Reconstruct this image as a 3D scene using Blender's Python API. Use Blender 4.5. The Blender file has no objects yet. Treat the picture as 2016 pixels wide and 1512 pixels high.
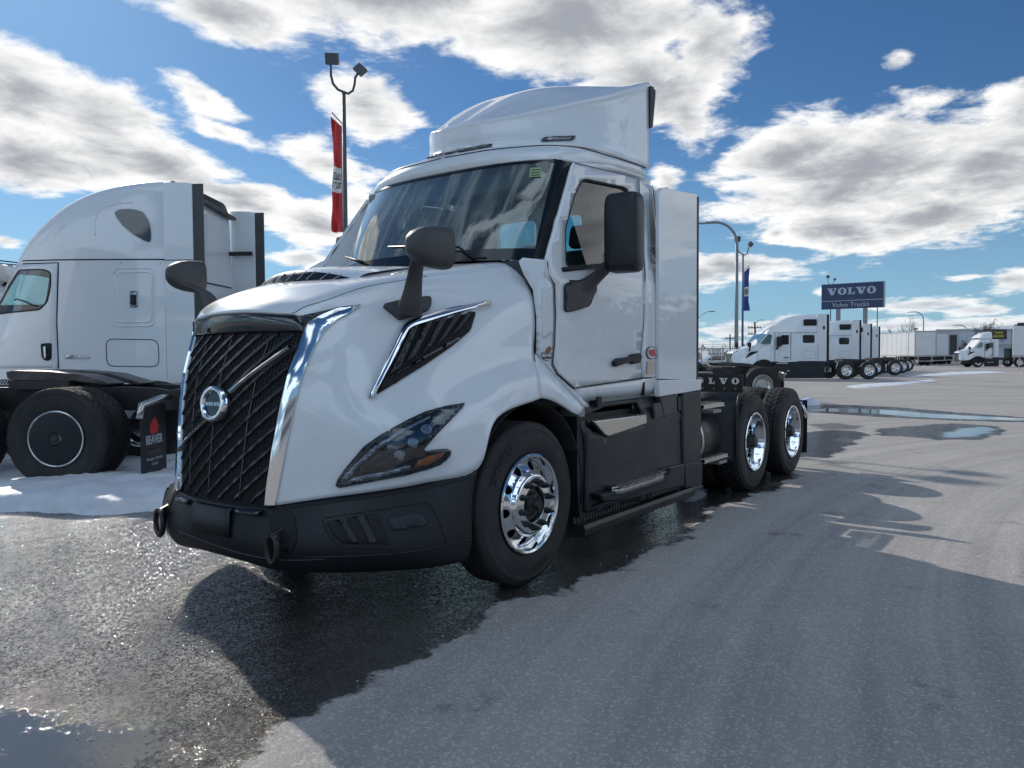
import bpy, bmesh, math, random
import numpy as np
from mathutils import Vector, Matrix
from mathutils.bvhtree import BVHTree
from mathutils.geometry import delaunay_2d_cdt
random.seed(7); np.random.seed(7)
PI = math.pi
S = bpy.context.scene
COL = S.collection
# ------------------------------------------------------------------ camera
CP = np.array([-3.8281, -3.8879, 1.4136]); YAW, PIT, ROL, FPX = math.radians(36.2987), math.radians(-2.0924), math.radians(-.3268), 1501.6
def basis():
    d = np.array([math.cos(PIT)*math.cos(YAW), math.cos(PIT)*math.sin(YAW), math.sin(PIT)])
    r = np.array([math.sin(YAW), -math.cos(YAW), 0.]); u = np.cross(r, d)
    return r*math.cos(ROL)+u*math.sin(ROL), -r*math.sin(ROL)+u*math.cos(ROL), d
CR, CU, CD = basis()
cam = bpy.data.cameras.new('camera'); co = bpy.data.objects.new('camera', cam); COL.objects.link(co)
m = Matrix.Identity(4)
for i in range(3):
    m[i][0], m[i][1], m[i][2], m[i][3] = CR[i], CU[i], -CD[i], CP[i]
co.matrix_world = m
cam.sensor_width = 36; cam.lens = FPX/2016*36; cam.clip_start = .05; cam.clip_end = 5000
S.camera = co
# ------------------------------------------------------------------ light
SUN_AZ, SUN_EL = math.radians(70), math.radians(29.7)
SUN_STRENGTH, SKY_STRENGTH, EXPOSURE = 2.4, .062, .42
sl = bpy.data.lights.new('sun', 'SUN'); sl.energy = SUN_STRENGTH; sl.angle = math.radians(.53); sl.color = (1, .94, .84)
so = bpy.data.objects.new('sun', sl); COL.objects.link(so)
so.location = (0, 0, 30)
sdir = Vector((math.cos(SUN_EL)*math.cos(SUN_AZ), math.cos(SUN_EL)*math.sin(SUN_AZ), math.sin(SUN_EL)))
so.rotation_euler = sdir.to_track_quat('Z', 'Y').to_euler()
S.view_settings.view_transform = 'Standard'; S.view_settings.look = 'None'; S.view_settings.exposure = EXPOSURE; S.view_settings.gamma = 1
S.view_settings.use_curve_mapping = False
S.render.engine = 'CYCLES'
S.cycles.max_bounces = 8; S.cycles.transparent_max_bounces = 12; S.cycles.sample_clamp_indirect = 6; S.cycles.caustics_reflective = False; S.cycles.caustics_refractive = False
W = bpy.data.worlds.new('World'); S.world = W; W.use_nodes = True
nt = W.node_tree; nt.nodes.clear()
class NB:
    def __init__(s, nt): s.nt = nt
    def n(s, t, **k):
        n = s.nt.nodes.new(t)
        for a, b in k.items(): setattr(n, a, b)
        return n
    def put(s, sock, v):
        if hasattr(v, 'links') or hasattr(v, 'is_output'): s.nt.links.new(v, sock)
        elif v is not None: sock.default_value = v
    def m(s, op, a, b=None, c=None, clamp=False):
        n = s.n('ShaderNodeMath', operation=op); n.use_clamp = clamp
        s.put(n.inputs[0], a); s.put(n.inputs[1], b); s.put(n.inputs[2], c)
        return n.outputs[0]
    def v(s, op, a, b=None):
        n = s.n('ShaderNodeVectorMath', operation=op); s.put(n.inputs[0], a); s.put(n.inputs[1], b)
        return n.outputs[1] if op in ('DOT_PRODUCT', 'LENGTH', 'DISTANCE') else n.outputs[0]
    def noise(s, vec, scale, detail=3, rough=.5, dist=0):
        n = s.n('ShaderNodeTexNoise'); s.put(n.inputs['Vector'], vec)
        n.inputs['Scale'].default_value = scale; n.inputs['Detail'].default_value = detail; n.inputs['Roughness'].default_value = rough; n.inputs['Distortion'].default_value = dist
        return n.outputs['Fac']
    def ramp(s, f, a, b, lo=0., hi=1., smooth=True):
        n = s.n('ShaderNodeMapRange'); n.interpolation_type = 'SMOOTHSTEP' if smooth else 'LINEAR'
        s.put(n.inputs[0], f)
        for i, q in zip((1, 2, 3, 4), (a, b, lo, hi)): s.put(n.inputs[i], q)
        return n.outputs[0]
    def mix(s, f, a, b, mode='MIX'):
        n = s.n('ShaderNodeMix', data_type='RGBA', blend_type=mode); s.put(n.inputs[0], f); s.put(n.inputs[6], a); s.put(n.inputs[7], b)
        return n.outputs[2]
B = NB(nt)
sky = B.n('ShaderNodeTexSky', sky_type='NISHITA'); sky.sun_disc = False
sky.sun_elevation = SUN_EL; sky.sun_rotation = PI/2-SUN_AZ; sky.air_density = 1.0; sky.dust_density = .35; sky.ozone_density = 2.5; sky.altitude = 200
tc = B.n('ShaderNodeTexCoord'); D = tc.outputs['Generated']
sp = B.n('ShaderNodeSeparateXYZ'); B.put(sp.inputs[0], D)
az = B.m('ARCTAN2', sp.outputs[1], sp.outputs[0]); el = B.m('ARCSINE', sp.outputs[2])
rel = B.m('SUBTRACT', YAW, az)
rel = B.m('WRAP', rel, PI, -PI)
cx = B.n('ShaderNodeCombineXYZ'); B.put(cx.inputs[0], rel); B.put(cx.inputs[1], el)
P2 = cx.outputs[0]
zc = B.m('ADD', B.m('MAXIMUM', sp.outputs[2], 0), .16)
cp = B.n('ShaderNodeCombineXYZ'); B.put(cp.inputs[0], B.m('DIVIDE', sp.outputs[0], zc)); B.put(cp.inputs[1], B.m('DIVIDE', sp.outputs[1], zc)); B.put(cp.inputs[2], B.m('MULTIPLY', el, 2.))
PL = cp.outputs[0]
# cloud banks: direction (right of the view axis, elevation) and half sizes in radians
def pxdir(x, y):
    v = CD+CR*(x-1008)/FPX-CU*(y-756)/FPX; v /= np.linalg.norm(v)
    a = math.atan2(v[1], v[0]); return YAW-a, math.asin(v[2])
BL = [(760, -60, 560, 150, 2, 1.4), (1130, 30, 330, 140, 6, 1.4), (1260, 150, 210, 110, 25, 1.2), (1350, 220, 110, 70, 60, .9), (420, 10, 230, 70, 12, 1.0), (1390, 90, 110, 110, 60, 1.0), (330, -70, 200, 70, 0, 1.),
      (50, 180, 180, 84, 15, 1.0), (190, 245, 175, 92, 20, 1.1), (60, 305, 240, 76, 0, 1.1), (330, 325, 190, 56, 22, 1.1), (480, 395, 185, 54, 14, 1.05), (620, 440, 120, 55, 10, 1.),
      (400, 195, 80, 34, 25, .8), (720, 210, 130, 78, 22, 1.0), (650, 325, 110, 46, 15, .9), (700, 400, 80, 60, 0, .8), (430, 258, 80, 22, 15, .7), (600, 510, 80, 22, 0, .8),
      (1570, 300, 170, 80, -10, 1.2), (1700, 340, 310, 125, -2, 1.4), (1960, 330, 200, 110, 0, 1.3), (1650, 450, 150, 62, 10, 1.2), (2010, 225, 90, 70, 0, 1.0), (1830, 430, 220, 62, -5, 1.1),
      (1310, 350, 46, 36, 30, .8), (1450, 525, 150, 34, 5, 1.05), (1375, 540, 80, 38, 0, 1.), (1530, 458, 42, 22, -30, .85), (1775, 115, 34, 24, 0, .7),
      (1810, 600, 110, 17, 0, 1.), (1920, 612, 70, 14, 0, .9), (2010, 552, 70, 24, 0, 1.), (1940, 640, 150, 20, 0, .95), (1470, 650, 120, 20, 0, .95), (1430, 690, 200, 28, 0, 1.), (1640, 575, 36, 13, 0, .8), (1790, 640, 110, 15, 0, .9),
      (10, 475, 36, 16, 0, .8), (1560, 640, 56, 20, 0, .9), (1900, 545, 56, 9, 0, .7)]
dens = None
for x, y, rx, ry, rot, wgt in BL:
    a, e = pxdir(x, y)
    d0 = B.v('SUBTRACT', P2, (a, e, 0))
    vr = B.n('ShaderNodeVectorRotate', rotation_type='Z_AXIS'); B.put(vr.inputs['Vector'], d0); vr.inputs['Angle'].default_value = math.radians(rot)
    q = B.v('MULTIPLY', vr.outputs[0], (FPX/rx, FPX/ry, 0))
    l = B.m('MULTIPLY', B.m('SUBTRACT', 1., B.v('LENGTH', q)), wgt)
    dens = l if dens is None else B.m('SMOOTH_MAX', dens, l, .15)
# elsewhere in the sky: scattered clouds of the same kind
gen = B.ramp(B.noise(PL, .9, 2, .5), .40, .64, -.9, 1.0, False)
away = B.ramp(B.m('ABSOLUTE', rel), .66, .85)
high = B.ramp(el, .56, .72)
away = B.m('MAXIMUM', away, high)
base = B.m('ADD', B.m('MULTIPLY', B.m('MULTIPLY', B.m('SUBTRACT', dens, .12), 1.3), B.m('SUBTRACT', 1., away)), B.m('MULTIPLY', gen, away))
fb = B.m('SUBTRACT', B.noise(PL, 5.2, 9, .62, .25), .5)
fb2 = B.m('SUBTRACT', B.noise(PL, 1.9, 3, .55), .5)
den = B.m('ADD', B.m('ADD', base, B.m('MULTIPLY', fb, 2.3)), B.m('MULTIPLY', fb2, .35))
cov = B.ramp(den, -.06, .46)
# thin rims let the sun through and are bright, deep bellies are grey
up = B.noise(B.v('ADD', PL, (.05, .13, .08)), 5.2, 7, .62, .25)
relief = B.m('SUBTRACT', B.m('SUBTRACT', up, .5), fb)
core = B.ramp(B.m('ADD', den, B.m('MULTIPLY', relief, 2.4)), .10, 1.55)
# unseen front-lit clouds behind the camera, made paler and brighter to add fill light
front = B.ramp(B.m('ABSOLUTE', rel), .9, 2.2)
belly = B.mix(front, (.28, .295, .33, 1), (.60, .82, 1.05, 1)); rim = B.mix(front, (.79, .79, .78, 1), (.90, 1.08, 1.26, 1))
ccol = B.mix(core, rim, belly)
hz = B.ramp(el, 0, .16)
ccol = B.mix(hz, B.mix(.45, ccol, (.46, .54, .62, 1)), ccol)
skyc = B.mix(1., sky.outputs[0], (SKY_STRENGTH*.42, SKY_STRENGTH*.68, SKY_STRENGTH*.92, 1), 'MULTIPLY')
skyc = B.mix(B.ramp(el, .0, .30, .55, 0.), skyc, (.27, .46, .62, 1))
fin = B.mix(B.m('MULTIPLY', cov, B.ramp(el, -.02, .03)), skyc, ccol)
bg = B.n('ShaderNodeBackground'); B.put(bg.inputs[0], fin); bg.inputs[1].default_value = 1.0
ow = B.n('ShaderNodeOutputWorld'); nt.links.new(bg.outputs[0], ow.inputs[0])
W.cycles.sampling_method = 'MANUAL'; W.cycles.sample_map_resolution = 512

# ------------------------------------------------------------------ materials
MATS = {}
def mat(name, col, rough=.5, metal=0., coat=0., spec=.5, bump=None, var=None, trans=0., alpha=None, coat_rough=.03, sheen=0.):
    """bump=(scale,strength) fine relief; var=(scale,amount) colour mottling"""
    M = bpy.data.materials.new(name); M.use_nodes = True; b = NB(M.node_tree); p = M.node_tree.nodes['Principled BSDF']
    p.inputs['Base Color'].default_value = (*col, 1); p.inputs['Roughness'].default_value = rough; p.inputs['Metallic'].default_value = metal
    p.inputs['Coat Weight'].default_value = coat; p.inputs['Coat Roughness'].default_value = coat_rough; p.inputs['Specular IOR Level'].default_value = spec
    p.inputs['Transmission Weight'].default_value = trans
    g = b.n('ShaderNodeTexCoord').outputs['Object']
    if var:
        f = b.ramp(b.noise(g, var[0], 4, .6), .3, .7, 1-var[1], 1+var[1], False)
        mx = b.v('SCALE', (*col,)); n = mx.node; b.put(n.inputs[3], f); b.put(p.inputs['Base Color'], mx)
        r2 = b.ramp(b.noise(g, var[0]*.7, 3, .6), .3, .7, rough*.8, min(1, rough*1.25), False); b.put(p.inputs['Roughness'], r2)
    if bump:
        bn = b.n('ShaderNodeBump'); bn.inputs['Strength'].default_value = bump[1]; bn.inputs['Distance'].default_value = .004
        b.put(bn.inputs['Height'], b.noise(g, bump[0], 3, .6)); b.put(p.inputs['Normal'], bn.outputs[0])
    MATS[name] = M
    return M
mat('white_paint', (.77, .80, .82), .32, coat=1., coat_rough=.025, var=(1.3, .02))
mat('white_paint_dull', (.74, .76, .78), .35, coat=.6, coat_rough=.1, var=(2., .04))
mat('chrome', (.80, .80, .80), .06, metal=1.)
mat('polished_aluminium', (.84, .85, .86), .09, metal=1., var=(4., .03))
mat('brushed_steel', (.62, .60, .57), .28, metal=1., var=(20., .06))
mat('black_plastic', (.014, .016, .019), .45, spec=.35, bump=(500, .18), var=(3., .10))
mat('grey_plastic', (.060, .062, .064), .5, spec=.5, bump=(500, .18), var=(3., .08))
mat('skirt_plastic', (.020, .023, .027), .40, spec=.4, bump=(400, .12), var=(2.5, .12))
mat('grille_edge', (.075, .08, .085), .3, spec=.6)
mat('gloss_black', (.012, .013, .015), .07, coat=.8)
mat('grille_black', (.018, .019, .021), .3)
mat('deep_black', (.006, .006, .007), .7)
mat('rubber', (.027, .026, .026), .66, spec=.4, bump=(140, .25), var=(6., .2))
mat('rubber_tread', (.028, .027, .026), .8, bump=(90, .4), var=(9., .3))
mat('seam_black', (.012, .012, .013), .7)
mat('chassis_black', (.018, .018, .019), .38, bump=(60, .15), var=(6., .3))
mat('frit_black', (.012, .014, .016), .12)
mat('amber', (.75, .16, .02), .15, coat=1.)
mat('red_lens', (.45, .01, .012), .15, coat=1.)
mat('red_paint', (.5, .03, .03), .4)
mat('lamp_grey', (.33, .35, .38), .12, metal=.6, coat=1.)
mat('sticker_cream', (.62, .50, .38), .5)
mat('sticker_white', (.75, .75, .75), .5)
mat('sticker_brown', (.30, .13, .05), .5)
mat('sticker_red', (.50, .08, .07), .5)
mat('sticker_green', (.30, .42, .20), .5)
mat('sticker_black', (.02, .02, .025), .4)
mat('print_grey', (.42, .46, .52), .5)
mat('slush', (.30, .30, .31), .5, bump=(60, .8), var=(9., .3))
mat('seat_fabric', (.05, .05, .055), .9, var=(20, .1))
mat('seat_tan', (.42, .36, .24), .8, var=(12, .1))
mat('trim_interior', (.045, .047, .05), .7)
mat('headliner', (.25, .26, .26), .9)
mat('grease_steel', (.085, .075, .07), .38, metal=.6, bump=(12, .3), var=(5., .45))
mat('cast_metal', (.06, .055, .055), .45, metal=.5, var=(30., .3))
mat('pole_grey', (.23, .25, .26), .5, metal=.3, var=(3, .1))
mat('pole_dark', (.07, .075, .09), .5, var=(3, .1))
mat('pole_blue', (.06, .10, .20), .5, var=(3, .1))
mat('wood_pole', (.10, .07, .05), .85, bump=(20, .5), var=(3, .3))
mat('galvanised', (.32, .33, .34), .5, metal=.5)
mat('flag_red', (.55, .045, .055), .8, var=(6, .12))
mat('flag_white', (.74, .74, .72), .8)
mat('flag_blue', (.03, .07, .33), .8, var=(6, .12))
mat('flag_ink', (.015, .02, .02), .7)
mat('sign_blue', (.022, .045, .115), .35, var=(1.5, .06))
mat('sign_letter', (.42, .47, .55), .4)
mat('sign_edge', (.38, .46, .44), .5)
mat('bark', (.09, .07, .06), .9, bump=(30, .5), var=(8, .2))
mat('dry_leaf', (.09, .055, .035), .8, var=(9, .3))
mat('wall_pale', (.62, .64, .66), .7, var=(.4, .05), bump=(3, .1))
mat('wall_grey', (.36, .42, .50), .7, var=(.5, .05))
mat('dark_glass', (.02, .025, .03), .08, coat=1.)
mat('sign_dark', (.035, .03, .035), .4)
mat('sign_yellow', (.75, .62, .05), .5)
mat('trailer_side', (.72, .73, .74), .42, var=(.8, .08))
mat('trailer_dark', (.055, .058, .065), .4, var=(1., .1))
mat('trailer_rail', (.48, .47, .44), .4, metal=.4)
mat('car_silver', (.5, .52, .54), .3, metal=.5, coat=1.)
mat('scrub', (.12, .085, .055), .95, var=(.3, .35))
mat('far_white', (.6, .6, .6), .8, var=(.1, .1))
mat('far_brown', (.16, .11, .09), .9, var=(.1, .2))
def glass(name, tint, refl_tint=(1, 1, 1), cloud_sheen=.0, refl=1.6):
    M = bpy.data.materials.new(name); M.use_nodes = True; t = M.node_tree; t.nodes.clear(); b = NB(t)
    tr = b.n('ShaderNodeBsdfTransparent'); tr.inputs[0].default_value = (*tint, 1)
    gl = b.n('ShaderNodeBsdfGlossy'); gl.inputs['Roughness'].default_value = .02; gl.inputs[0].default_value = (*refl_tint, 1)
    fr = b.n('ShaderNodeFresnel'); fr.inputs[0].default_value = 1.52
    f = b.m('ADD', b.m('MULTIPLY', fr.outputs[0], refl), .01, clamp=True)
    mx = b.n('ShaderNodeMixShader'); b.put(mx.inputs[0], f); t.links.new(tr.outputs[0], mx.inputs[1]); t.links.new(gl.outputs[0], mx.inputs[2])
    last = mx.outputs[0]
    if cloud_sheen:   # cloud reflections painted as pale diffuse streaks on the pane
        df = b.n('ShaderNodeBsdfDiffuse'); df.inputs[0].default_value = (.75, .8, .72, 1)
        g = b.n('ShaderNodeTexCoord').outputs['Object']
        mp = b.n('ShaderNodeMapping'); mp.inputs['Scale'].default_value = (1.2, 5.5, .8); mp.inputs['Rotation'].default_value = (.5, 0, 0); b.put(mp.inputs[0], g)
        k = b.ramp(b.noise(mp.outputs[0], 1.3, 5, .6, .6), .42, .72, cloud_sheen*.15, cloud_sheen, True)
        m2 = b.n('ShaderNodeMixShader'); b.put(m2.inputs[0], k); t.links.new(last, m2.inputs[1])
        tl = b.n('ShaderNodeBsdfTranslucent'); tl.inputs[0].default_value = (.75, .82, .70, 1)
        ad = b.n('ShaderNodeMixShader'); ad.inputs[0].default_value = .5; t.links.new(df.outputs[0], ad.inputs[1]); t.links.new(tl.outputs[0], ad.inputs[2])
        t.links.new(ad.outputs[0], m2.inputs[2]); last = m2.outputs[0]
    o = b.n('ShaderNodeOutputMaterial'); t.links.new(last, o.inputs[0]); MATS[name] = M
glass('windshield_glass', (.58, .76, .72), cloud_sheen=.6, refl=2.6)
glass('side_glass', (.55, .78, .80), refl=1.2)
glass('lens_glass', (.80, .85, .90), refl=.65)

# ------------------------------------------------------------------ mesh helpers
class MB:
    def __init__(s): s.v = []; s.f = []; s.sm = []; s.tw = False
    def add(s, vs, fs, smooth=False):
        o = len(s.v); s.v += [tuple(map(float, p)) for p in vs]; s.f += [tuple(i+o for i in f) for f in fs]; s.sm += [smooth]*len(fs); return s
    def box(s, x0, x1, y0, y1, z0, z1, R=None, c=(0, 0, 0)):
        vs = [(x, y, z) for x in (x0, x1) for y in (y0, y1) for z in (z0, z1)]
        if R is not None: vs = [tuple(R @ Vector(p)+Vector(c)) for p in vs]
        return s.add(vs, [(0, 1, 3, 2), (4, 6, 7, 5), (0, 4, 5, 1), (2, 3, 7, 6), (0, 2, 6, 4), (1, 5, 7, 3)])
    def obox(s, c, ex, ey, ez):
        c, ex, ey, ez = map(lambda q: np.array(q, float), (c, ex, ey, ez))
        vs = [c+a*ex+b*ey+d*ez for a in (-1, 1) for b in (-1, 1) for d in (-1, 1)]
        return s.add(vs, [(0, 1, 3, 2), (4, 6, 7, 5), (0, 4, 5, 1), (2, 3, 7, 6), (0, 2, 6, 4), (1, 5, 7, 3)])
    def tube(s, path, r, n=8, cap=True, smooth=True):
        P = [Vector(p) for p in path]; k = len(P); rs = r if hasattr(r, '__len__') else [r]*k
        prev = None; vs = []
        for i in range(k):
            t = (P[min(i+1, k-1)]-P[max(i-1, 0)]).normalized()
            if prev is None: a = Vector((0, 0, 1)) if abs(t.z) < .9 else Vector((1, 0, 0)); u = t.cross(a).normalized()
            else: u = (prev-t*prev.dot(t)).normalized()
            prev = u; w = t.cross(u)
            for j in range(n):
                q = 2*PI*j/n; vs.append(P[i]+(u*math.cos(q)+w*math.sin(q))*rs[i])
        fs = [(i*n+j, i*n+(j+1) % n, (i+1)*n+(j+1) % n, (i+1)*n+j) for i in range(k-1) for j in range(n)]
        s.add(vs, fs, smooth)
        if cap: s.add([vs[j] for j in range(n)], [tuple(range(n))[::-1]]); s.add([vs[(k-1)*n+j] for j in range(n)], [tuple(range(n))])
        return s
    def lathe(s, prof, c, axis='y', n=48, smooth=True, closed=False):
        """prof = [(r, h)], axis along h"""
        vs = []; k = len(prof)
        for i in range(n):
            a = 2*PI*i/n; ca, sa = math.cos(a), math.sin(a)
            for r, h in prof:
                p = {'y': (r*ca, h, r*sa), 'z': (r*ca, r*sa, h), 'x': (h, r*ca, r*sa)}[axis]
                vs.append((p[0]+c[0], p[1]+c[1], p[2]+c[2]))
        kk = k if closed else k-1
        fs = [(i*k+j, i*k+(j+1) % k, ((i+1) % n)*k+(j+1) % k, ((i+1) % n)*k+j) for i in range(n) for j in range(kk)]
        return s.add(vs, fs, smooth)
    def grid(s, G, smooth=True, flip=False):
        G = np.asarray(G); a, b = G.shape[:2]
        fs = [(i*b+j, i*b+j+1, (i+1)*b+j+1, (i+1)*b+j) for i in range(a-1) for j in range(b-1)]
        if flip: fs = [f[::-1] for f in fs]
        return s.add(G.reshape(-1, 3), fs, smooth)
    def prism(s, out, y0, y1, plane='xz'):
        """outline in a plane, extruded along the third axis"""
        n = len(out)
        def q(p, h): return {'xz': (p[0], h, p[1]), 'yz': (h, p[0], p[1]), 'xy': (p[0], p[1], h)}[plane]
        s.add([q(p, y0) for p in out]+[q(p, y1) for p in out], [tuple(range(n)), tuple(range(n, 2*n))[::-1]]+[(i, i+n, (i+1) % n+n, (i+1) % n) for i in range(n)])
        return s
    def mirror(s): s.tw = True; return s
    def sym(s):
        o = len(s.v); s.v += [(x, -y, z) for x, y, z in s.v[:o]]; n = len(s.f); s.f += [tuple(i+o for i in f[::-1]) for f in s.f[:n]]; s.sm += s.sm[:n]; return s
    def mesh(s, name):
        me = bpy.data.meshes.new(name); me.from_pydata(s.v, [], s.f); me.validate(); 
        if len(s.sm) == len(me.polygons): me.polygons.foreach_set('use_smooth', s.sm)
        me.update(); return me
    def obj(s, name, m, parent=None, **k):
        if s.tw:
            t = MB(); t.v = [(x, -y, z) for x, y, z in s.v]; t.f = [f[::-1] for f in s.f]; t.sm = s.sm
            a = s.one(name, m, parent, **k); b = t.one(name, m, TWIN.get(parent.name, parent) if parent else None, **k); TWIN[a.name] = b; return a
        return s.one(name, m, parent, **k)
    def one(s, name, m, parent=None, bevel=0, solid=0, fix=True, seg=2, offset=-1, sharp=None):
        me = s.mesh(name); me.materials.append(MATS[m])
        if fix:
            bm = bmesh.new(); bm.from_mesh(me); bmesh.ops.remove_doubles(bm, verts=bm.verts, dist=1e-5); bmesh.ops.recalc_face_normals(bm, faces=bm.faces); 
            if solid and parent is not None:
                # open shells: make the normals point away from the vehicle, so that they thicken inwards
                root = parent
                while root.parent is not None: root = root.parent
                c = Vector([(min(v.co[i] for v in bm.verts)+max(v.co[i] for v in bm.verts))/2 for i in range(3)])
                if root.name == 'semi_truck': c = Vector((c.x*.85+.3, 0, min(c.z, 2.2)-.3))
                if sum(f.normal.dot(f.calc_center_median()-c)*f.calc_area() for f in bm.faces) < 0: bmesh.ops.reverse_faces(bm, faces=bm.faces)
            bm.to_mesh(me); bm.free()
        o = bpy.data.objects.new(name, me); COL.objects.link(o)
        if parent is not None: o.parent = parent
        if solid: md = o.modifiers.new('solid', 'SOLIDIFY'); md.thickness = solid; md.offset = offset
        if bevel:
            md = o.modifiers.new('bevel', 'BEVEL'); md.width = bevel; md.segments = seg; md.limit_method = 'ANGLE'; md.angle_limit = math.radians(35); md.harden_normals = False
            me.polygons.foreach_set('use_smooth', [True]*len(me.polygons))
        if sharp is None and bevel: sharp = 40
        if sharp: me.set_sharp_from_angle(angle=math.radians(sharp))
        return o
TWIN = {}
def thing(name, label, cat, loc=(0, 0, 0), rotz=0, group=None):
    o = bpy.data.objects.new(name, None); COL.objects.link(o); o.location = loc; o.rotation_euler = (0, 0, rotz); o.empty_display_size = .3
    o['label'] = label; o['category'] = cat
    if group: o['group'] = group
    return o
def tag(o, label=None, cat=None, group=None, kind=None):
    if label: o['label'] = label
    if cat: o['category'] = cat
    if group: o['group'] = group
    if kind:
        o['kind'] = kind
        if o.name in TWIN: TWIN[o.name]['kind'] = kind
    return o
def kids(o): return [c for c in bpy.data.objects if c.parent == o]
def dup(root, loc=None, rotz=None, label=None, group=None, parent=None):
    def cp(o, par):
        c = o.copy(); COL.objects.link(c); c.parent = par
        for ch in TREE.get(o.name, []): cp(ch, c)
        return c
    TREE = {}
    for o in bpy.data.objects:
        if o.parent: TREE.setdefault(o.parent.name, []).append(o)
    r = cp(root, parent)
    if loc is not None: r.location = loc
    if rotz is not None: r.rotation_euler = (0, 0, rotz)
    if label: r['label'] = label
    if group: r['group'] = group
    return r
def crg(G, nu, nv):
    """Catmull-Rom refine a control grid"""
    G = np.array(G, float)
    def ref(A, n):
        A = np.concatenate([2*A[:1]-A[1:2], A, 2*A[-1:]-A[-2:-1]]); out = []
        for i in range(1, len(A)-2):
            p0, p1, p2, p3 = A[i-1], A[i], A[i+1], A[i+2]
            for k in range(n):
                t = k/n; out.append(.5*(2*p1+(p2-p0)*t+(2*p0-5*p1+4*p2-p3)*t*t+(3*p1-p0-3*p2+p3)*t**3))
        out.append(A[-2]); return np.array(out)
    return np.swapaxes(ref(np.swapaxes(ref(G, nu), 0, 1), nv), 0, 1)
def crl(P, n): return [tuple(p) for p in crg(np.array(P, float)[:, None, :].repeat(2, 1), n, 1)[:, 0]]
# photograph ray -> a point on a plane of the scene (ax = 0,1,2 for x,y,z)
def ray(px, py): return CD+CR*(px-1008)/FPX-CU*(py-756)/FPX
def on(px, py, ax, val):
    v = ray(px, py); return CP+v*(val-CP[ax])/v[ax]
def Y(px, py, y): return on(px, py, 1, -y)
def inpoly(x, y, P):
    c = False; j = len(P)-1
    for i in range(len(P)):
        if (P[i][1] > y) != (P[j][1] > y) and x < (P[j][0]-P[i][0])*(y-P[i][1])/(P[j][1]-P[i][1])+P[i][0]: c = not c
        j = i
    return c
def dense(out, step):
    r = []
    for i in range(len(out)):
        a = np.array(out[i], float); b = np.array(out[(i+1) % len(out)], float); n = max(1, int(np.linalg.norm(b-a)/step))
        r += [tuple(a+(b-a)*k/n) for k in range(n)]
    return r
def rnd(out, r=.3, n=3):
    """round the corners of a closed outline"""
    res = []; k = len(out)
    for i in range(k):
        p0, p1, p2 = (np.array(out[(i+j) % k], float) for j in (-1, 0, 1))
        l = min(np.linalg.norm(p0-p1), np.linalg.norm(p2-p1))*.5
        rr = min(r, l*.98); a = p1+(p0-p1)/max(1e-9, np.linalg.norm(p0-p1))*rr; b = p1+(p2-p1)/max(1e-9, np.linalg.norm(p2-p1))*rr
        for t in range(n+1):
            s = t/n; res.append(tuple((1-s)**2*a+2*s*(1-s)*p1+s*s*b))
    return res
def panel(out, surf, holes=(), step=12, off=0.):
    """fill a 2-D outline and lay it on a surface; surf(u,v)->(point, normal)"""
    pts = []; edges = []
    for L in [out]+list(holes):
        D_ = dense(L, step); o = len(pts); pts += D_; edges += [(o+i, o+(i+1) % len(D_)) for i in range(len(D_))]
    xs = [p[0] for p in pts]; ys = [p[1] for p in pts]
    x = min(xs)+step*.5
    while x < max(xs):
        y = min(ys)+step*.5
        while y < max(ys):
            if inpoly(x, y, out) and not any(inpoly(x, y, h) for h in holes): pts.append((x, y))
            y += step
        x += step
    V, E_, F, _, _, _ = delaunay_2d_cdt([Vector(p) for p in pts], edges, [], 0, 1e-6)
    fs = []
    for f in F:
        cxx = sum(V[i][0] for i in f)/len(f); cyy = sum(V[i][1] for i in f)/len(f)
        if inpoly(cxx, cyy, out) and not any(inpoly(cxx, cyy, h) for h in holes): fs.append(tuple(f))
    vs = []
    for p in V:
        q, n = surf(p[0], p[1]); vs.append(np.array(q)+np.array(n)*off)
    return MB().add(vs, fs, True)
def bvh_surf(grid_mb):
    bv = BVHTree.FromPolygons([Vector(p) for p in grid_mb.v], grid_mb.f)
    def f(px, py):
        d = Vector(ray(px, py)).normalized(); h, n, i, t = bv.ray_cast(Vector(CP), d)
        if h is None:
            best = None
            for k in range(1, 90):
                for ax, ay in ((1, 0), (-1, 0), (0, 1), (0, -1), (.7, .7), (-.7, -.7), (.7, -.7), (-.7, .7)):
                    d2 = Vector(ray(px+ax*k*.7, py+ay*k*.7)).normalized(); h, n, i, t = bv.ray_cast(Vector(CP), d2)
                    if h is not None: best = 1; break
                if best: break
            if h is None: raise RuntimeError(('miss', px, py))
        if n.dot(d) > 0: n = -n
        return np.array(h), np.array(n)
    return f
def strip(mb, pts, nrm, w, h, closed=False):
    """a raised rounded bead along surface points"""
    path = [np.array(p)+np.array(n)*h*.3 for p, n in zip(pts, nrm)]
    mb.tube(path, w, 6); return mb
def text_mesh(txt, size, depth, align='CENTER', bold=0., xs=1.):
    cu = bpy.data.curves.new('t', 'FONT'); cu.body = txt; cu.size = size; cu.extrude = depth/2; cu.offset = bold; cu.align_x = align; cu.align_y = 'CENTER'; cu.resolution_u = 3
    o = bpy.data.objects.new('t', cu); COL.objects.link(o); dg = bpy.context.evaluated_depsgraph_get(); me = bpy.data.meshes.new_from_object(o.evaluated_get(dg))
    vs = [(v.co.x*xs, v.co.y, v.co.z) for v in me.vertices]; fs = [tuple(p.vertices) for p in me.polygons]
    bpy.data.objects.remove(o); bpy.data.curves.remove(cu); bpy.data.meshes.remove(me); return vs, fs
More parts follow.
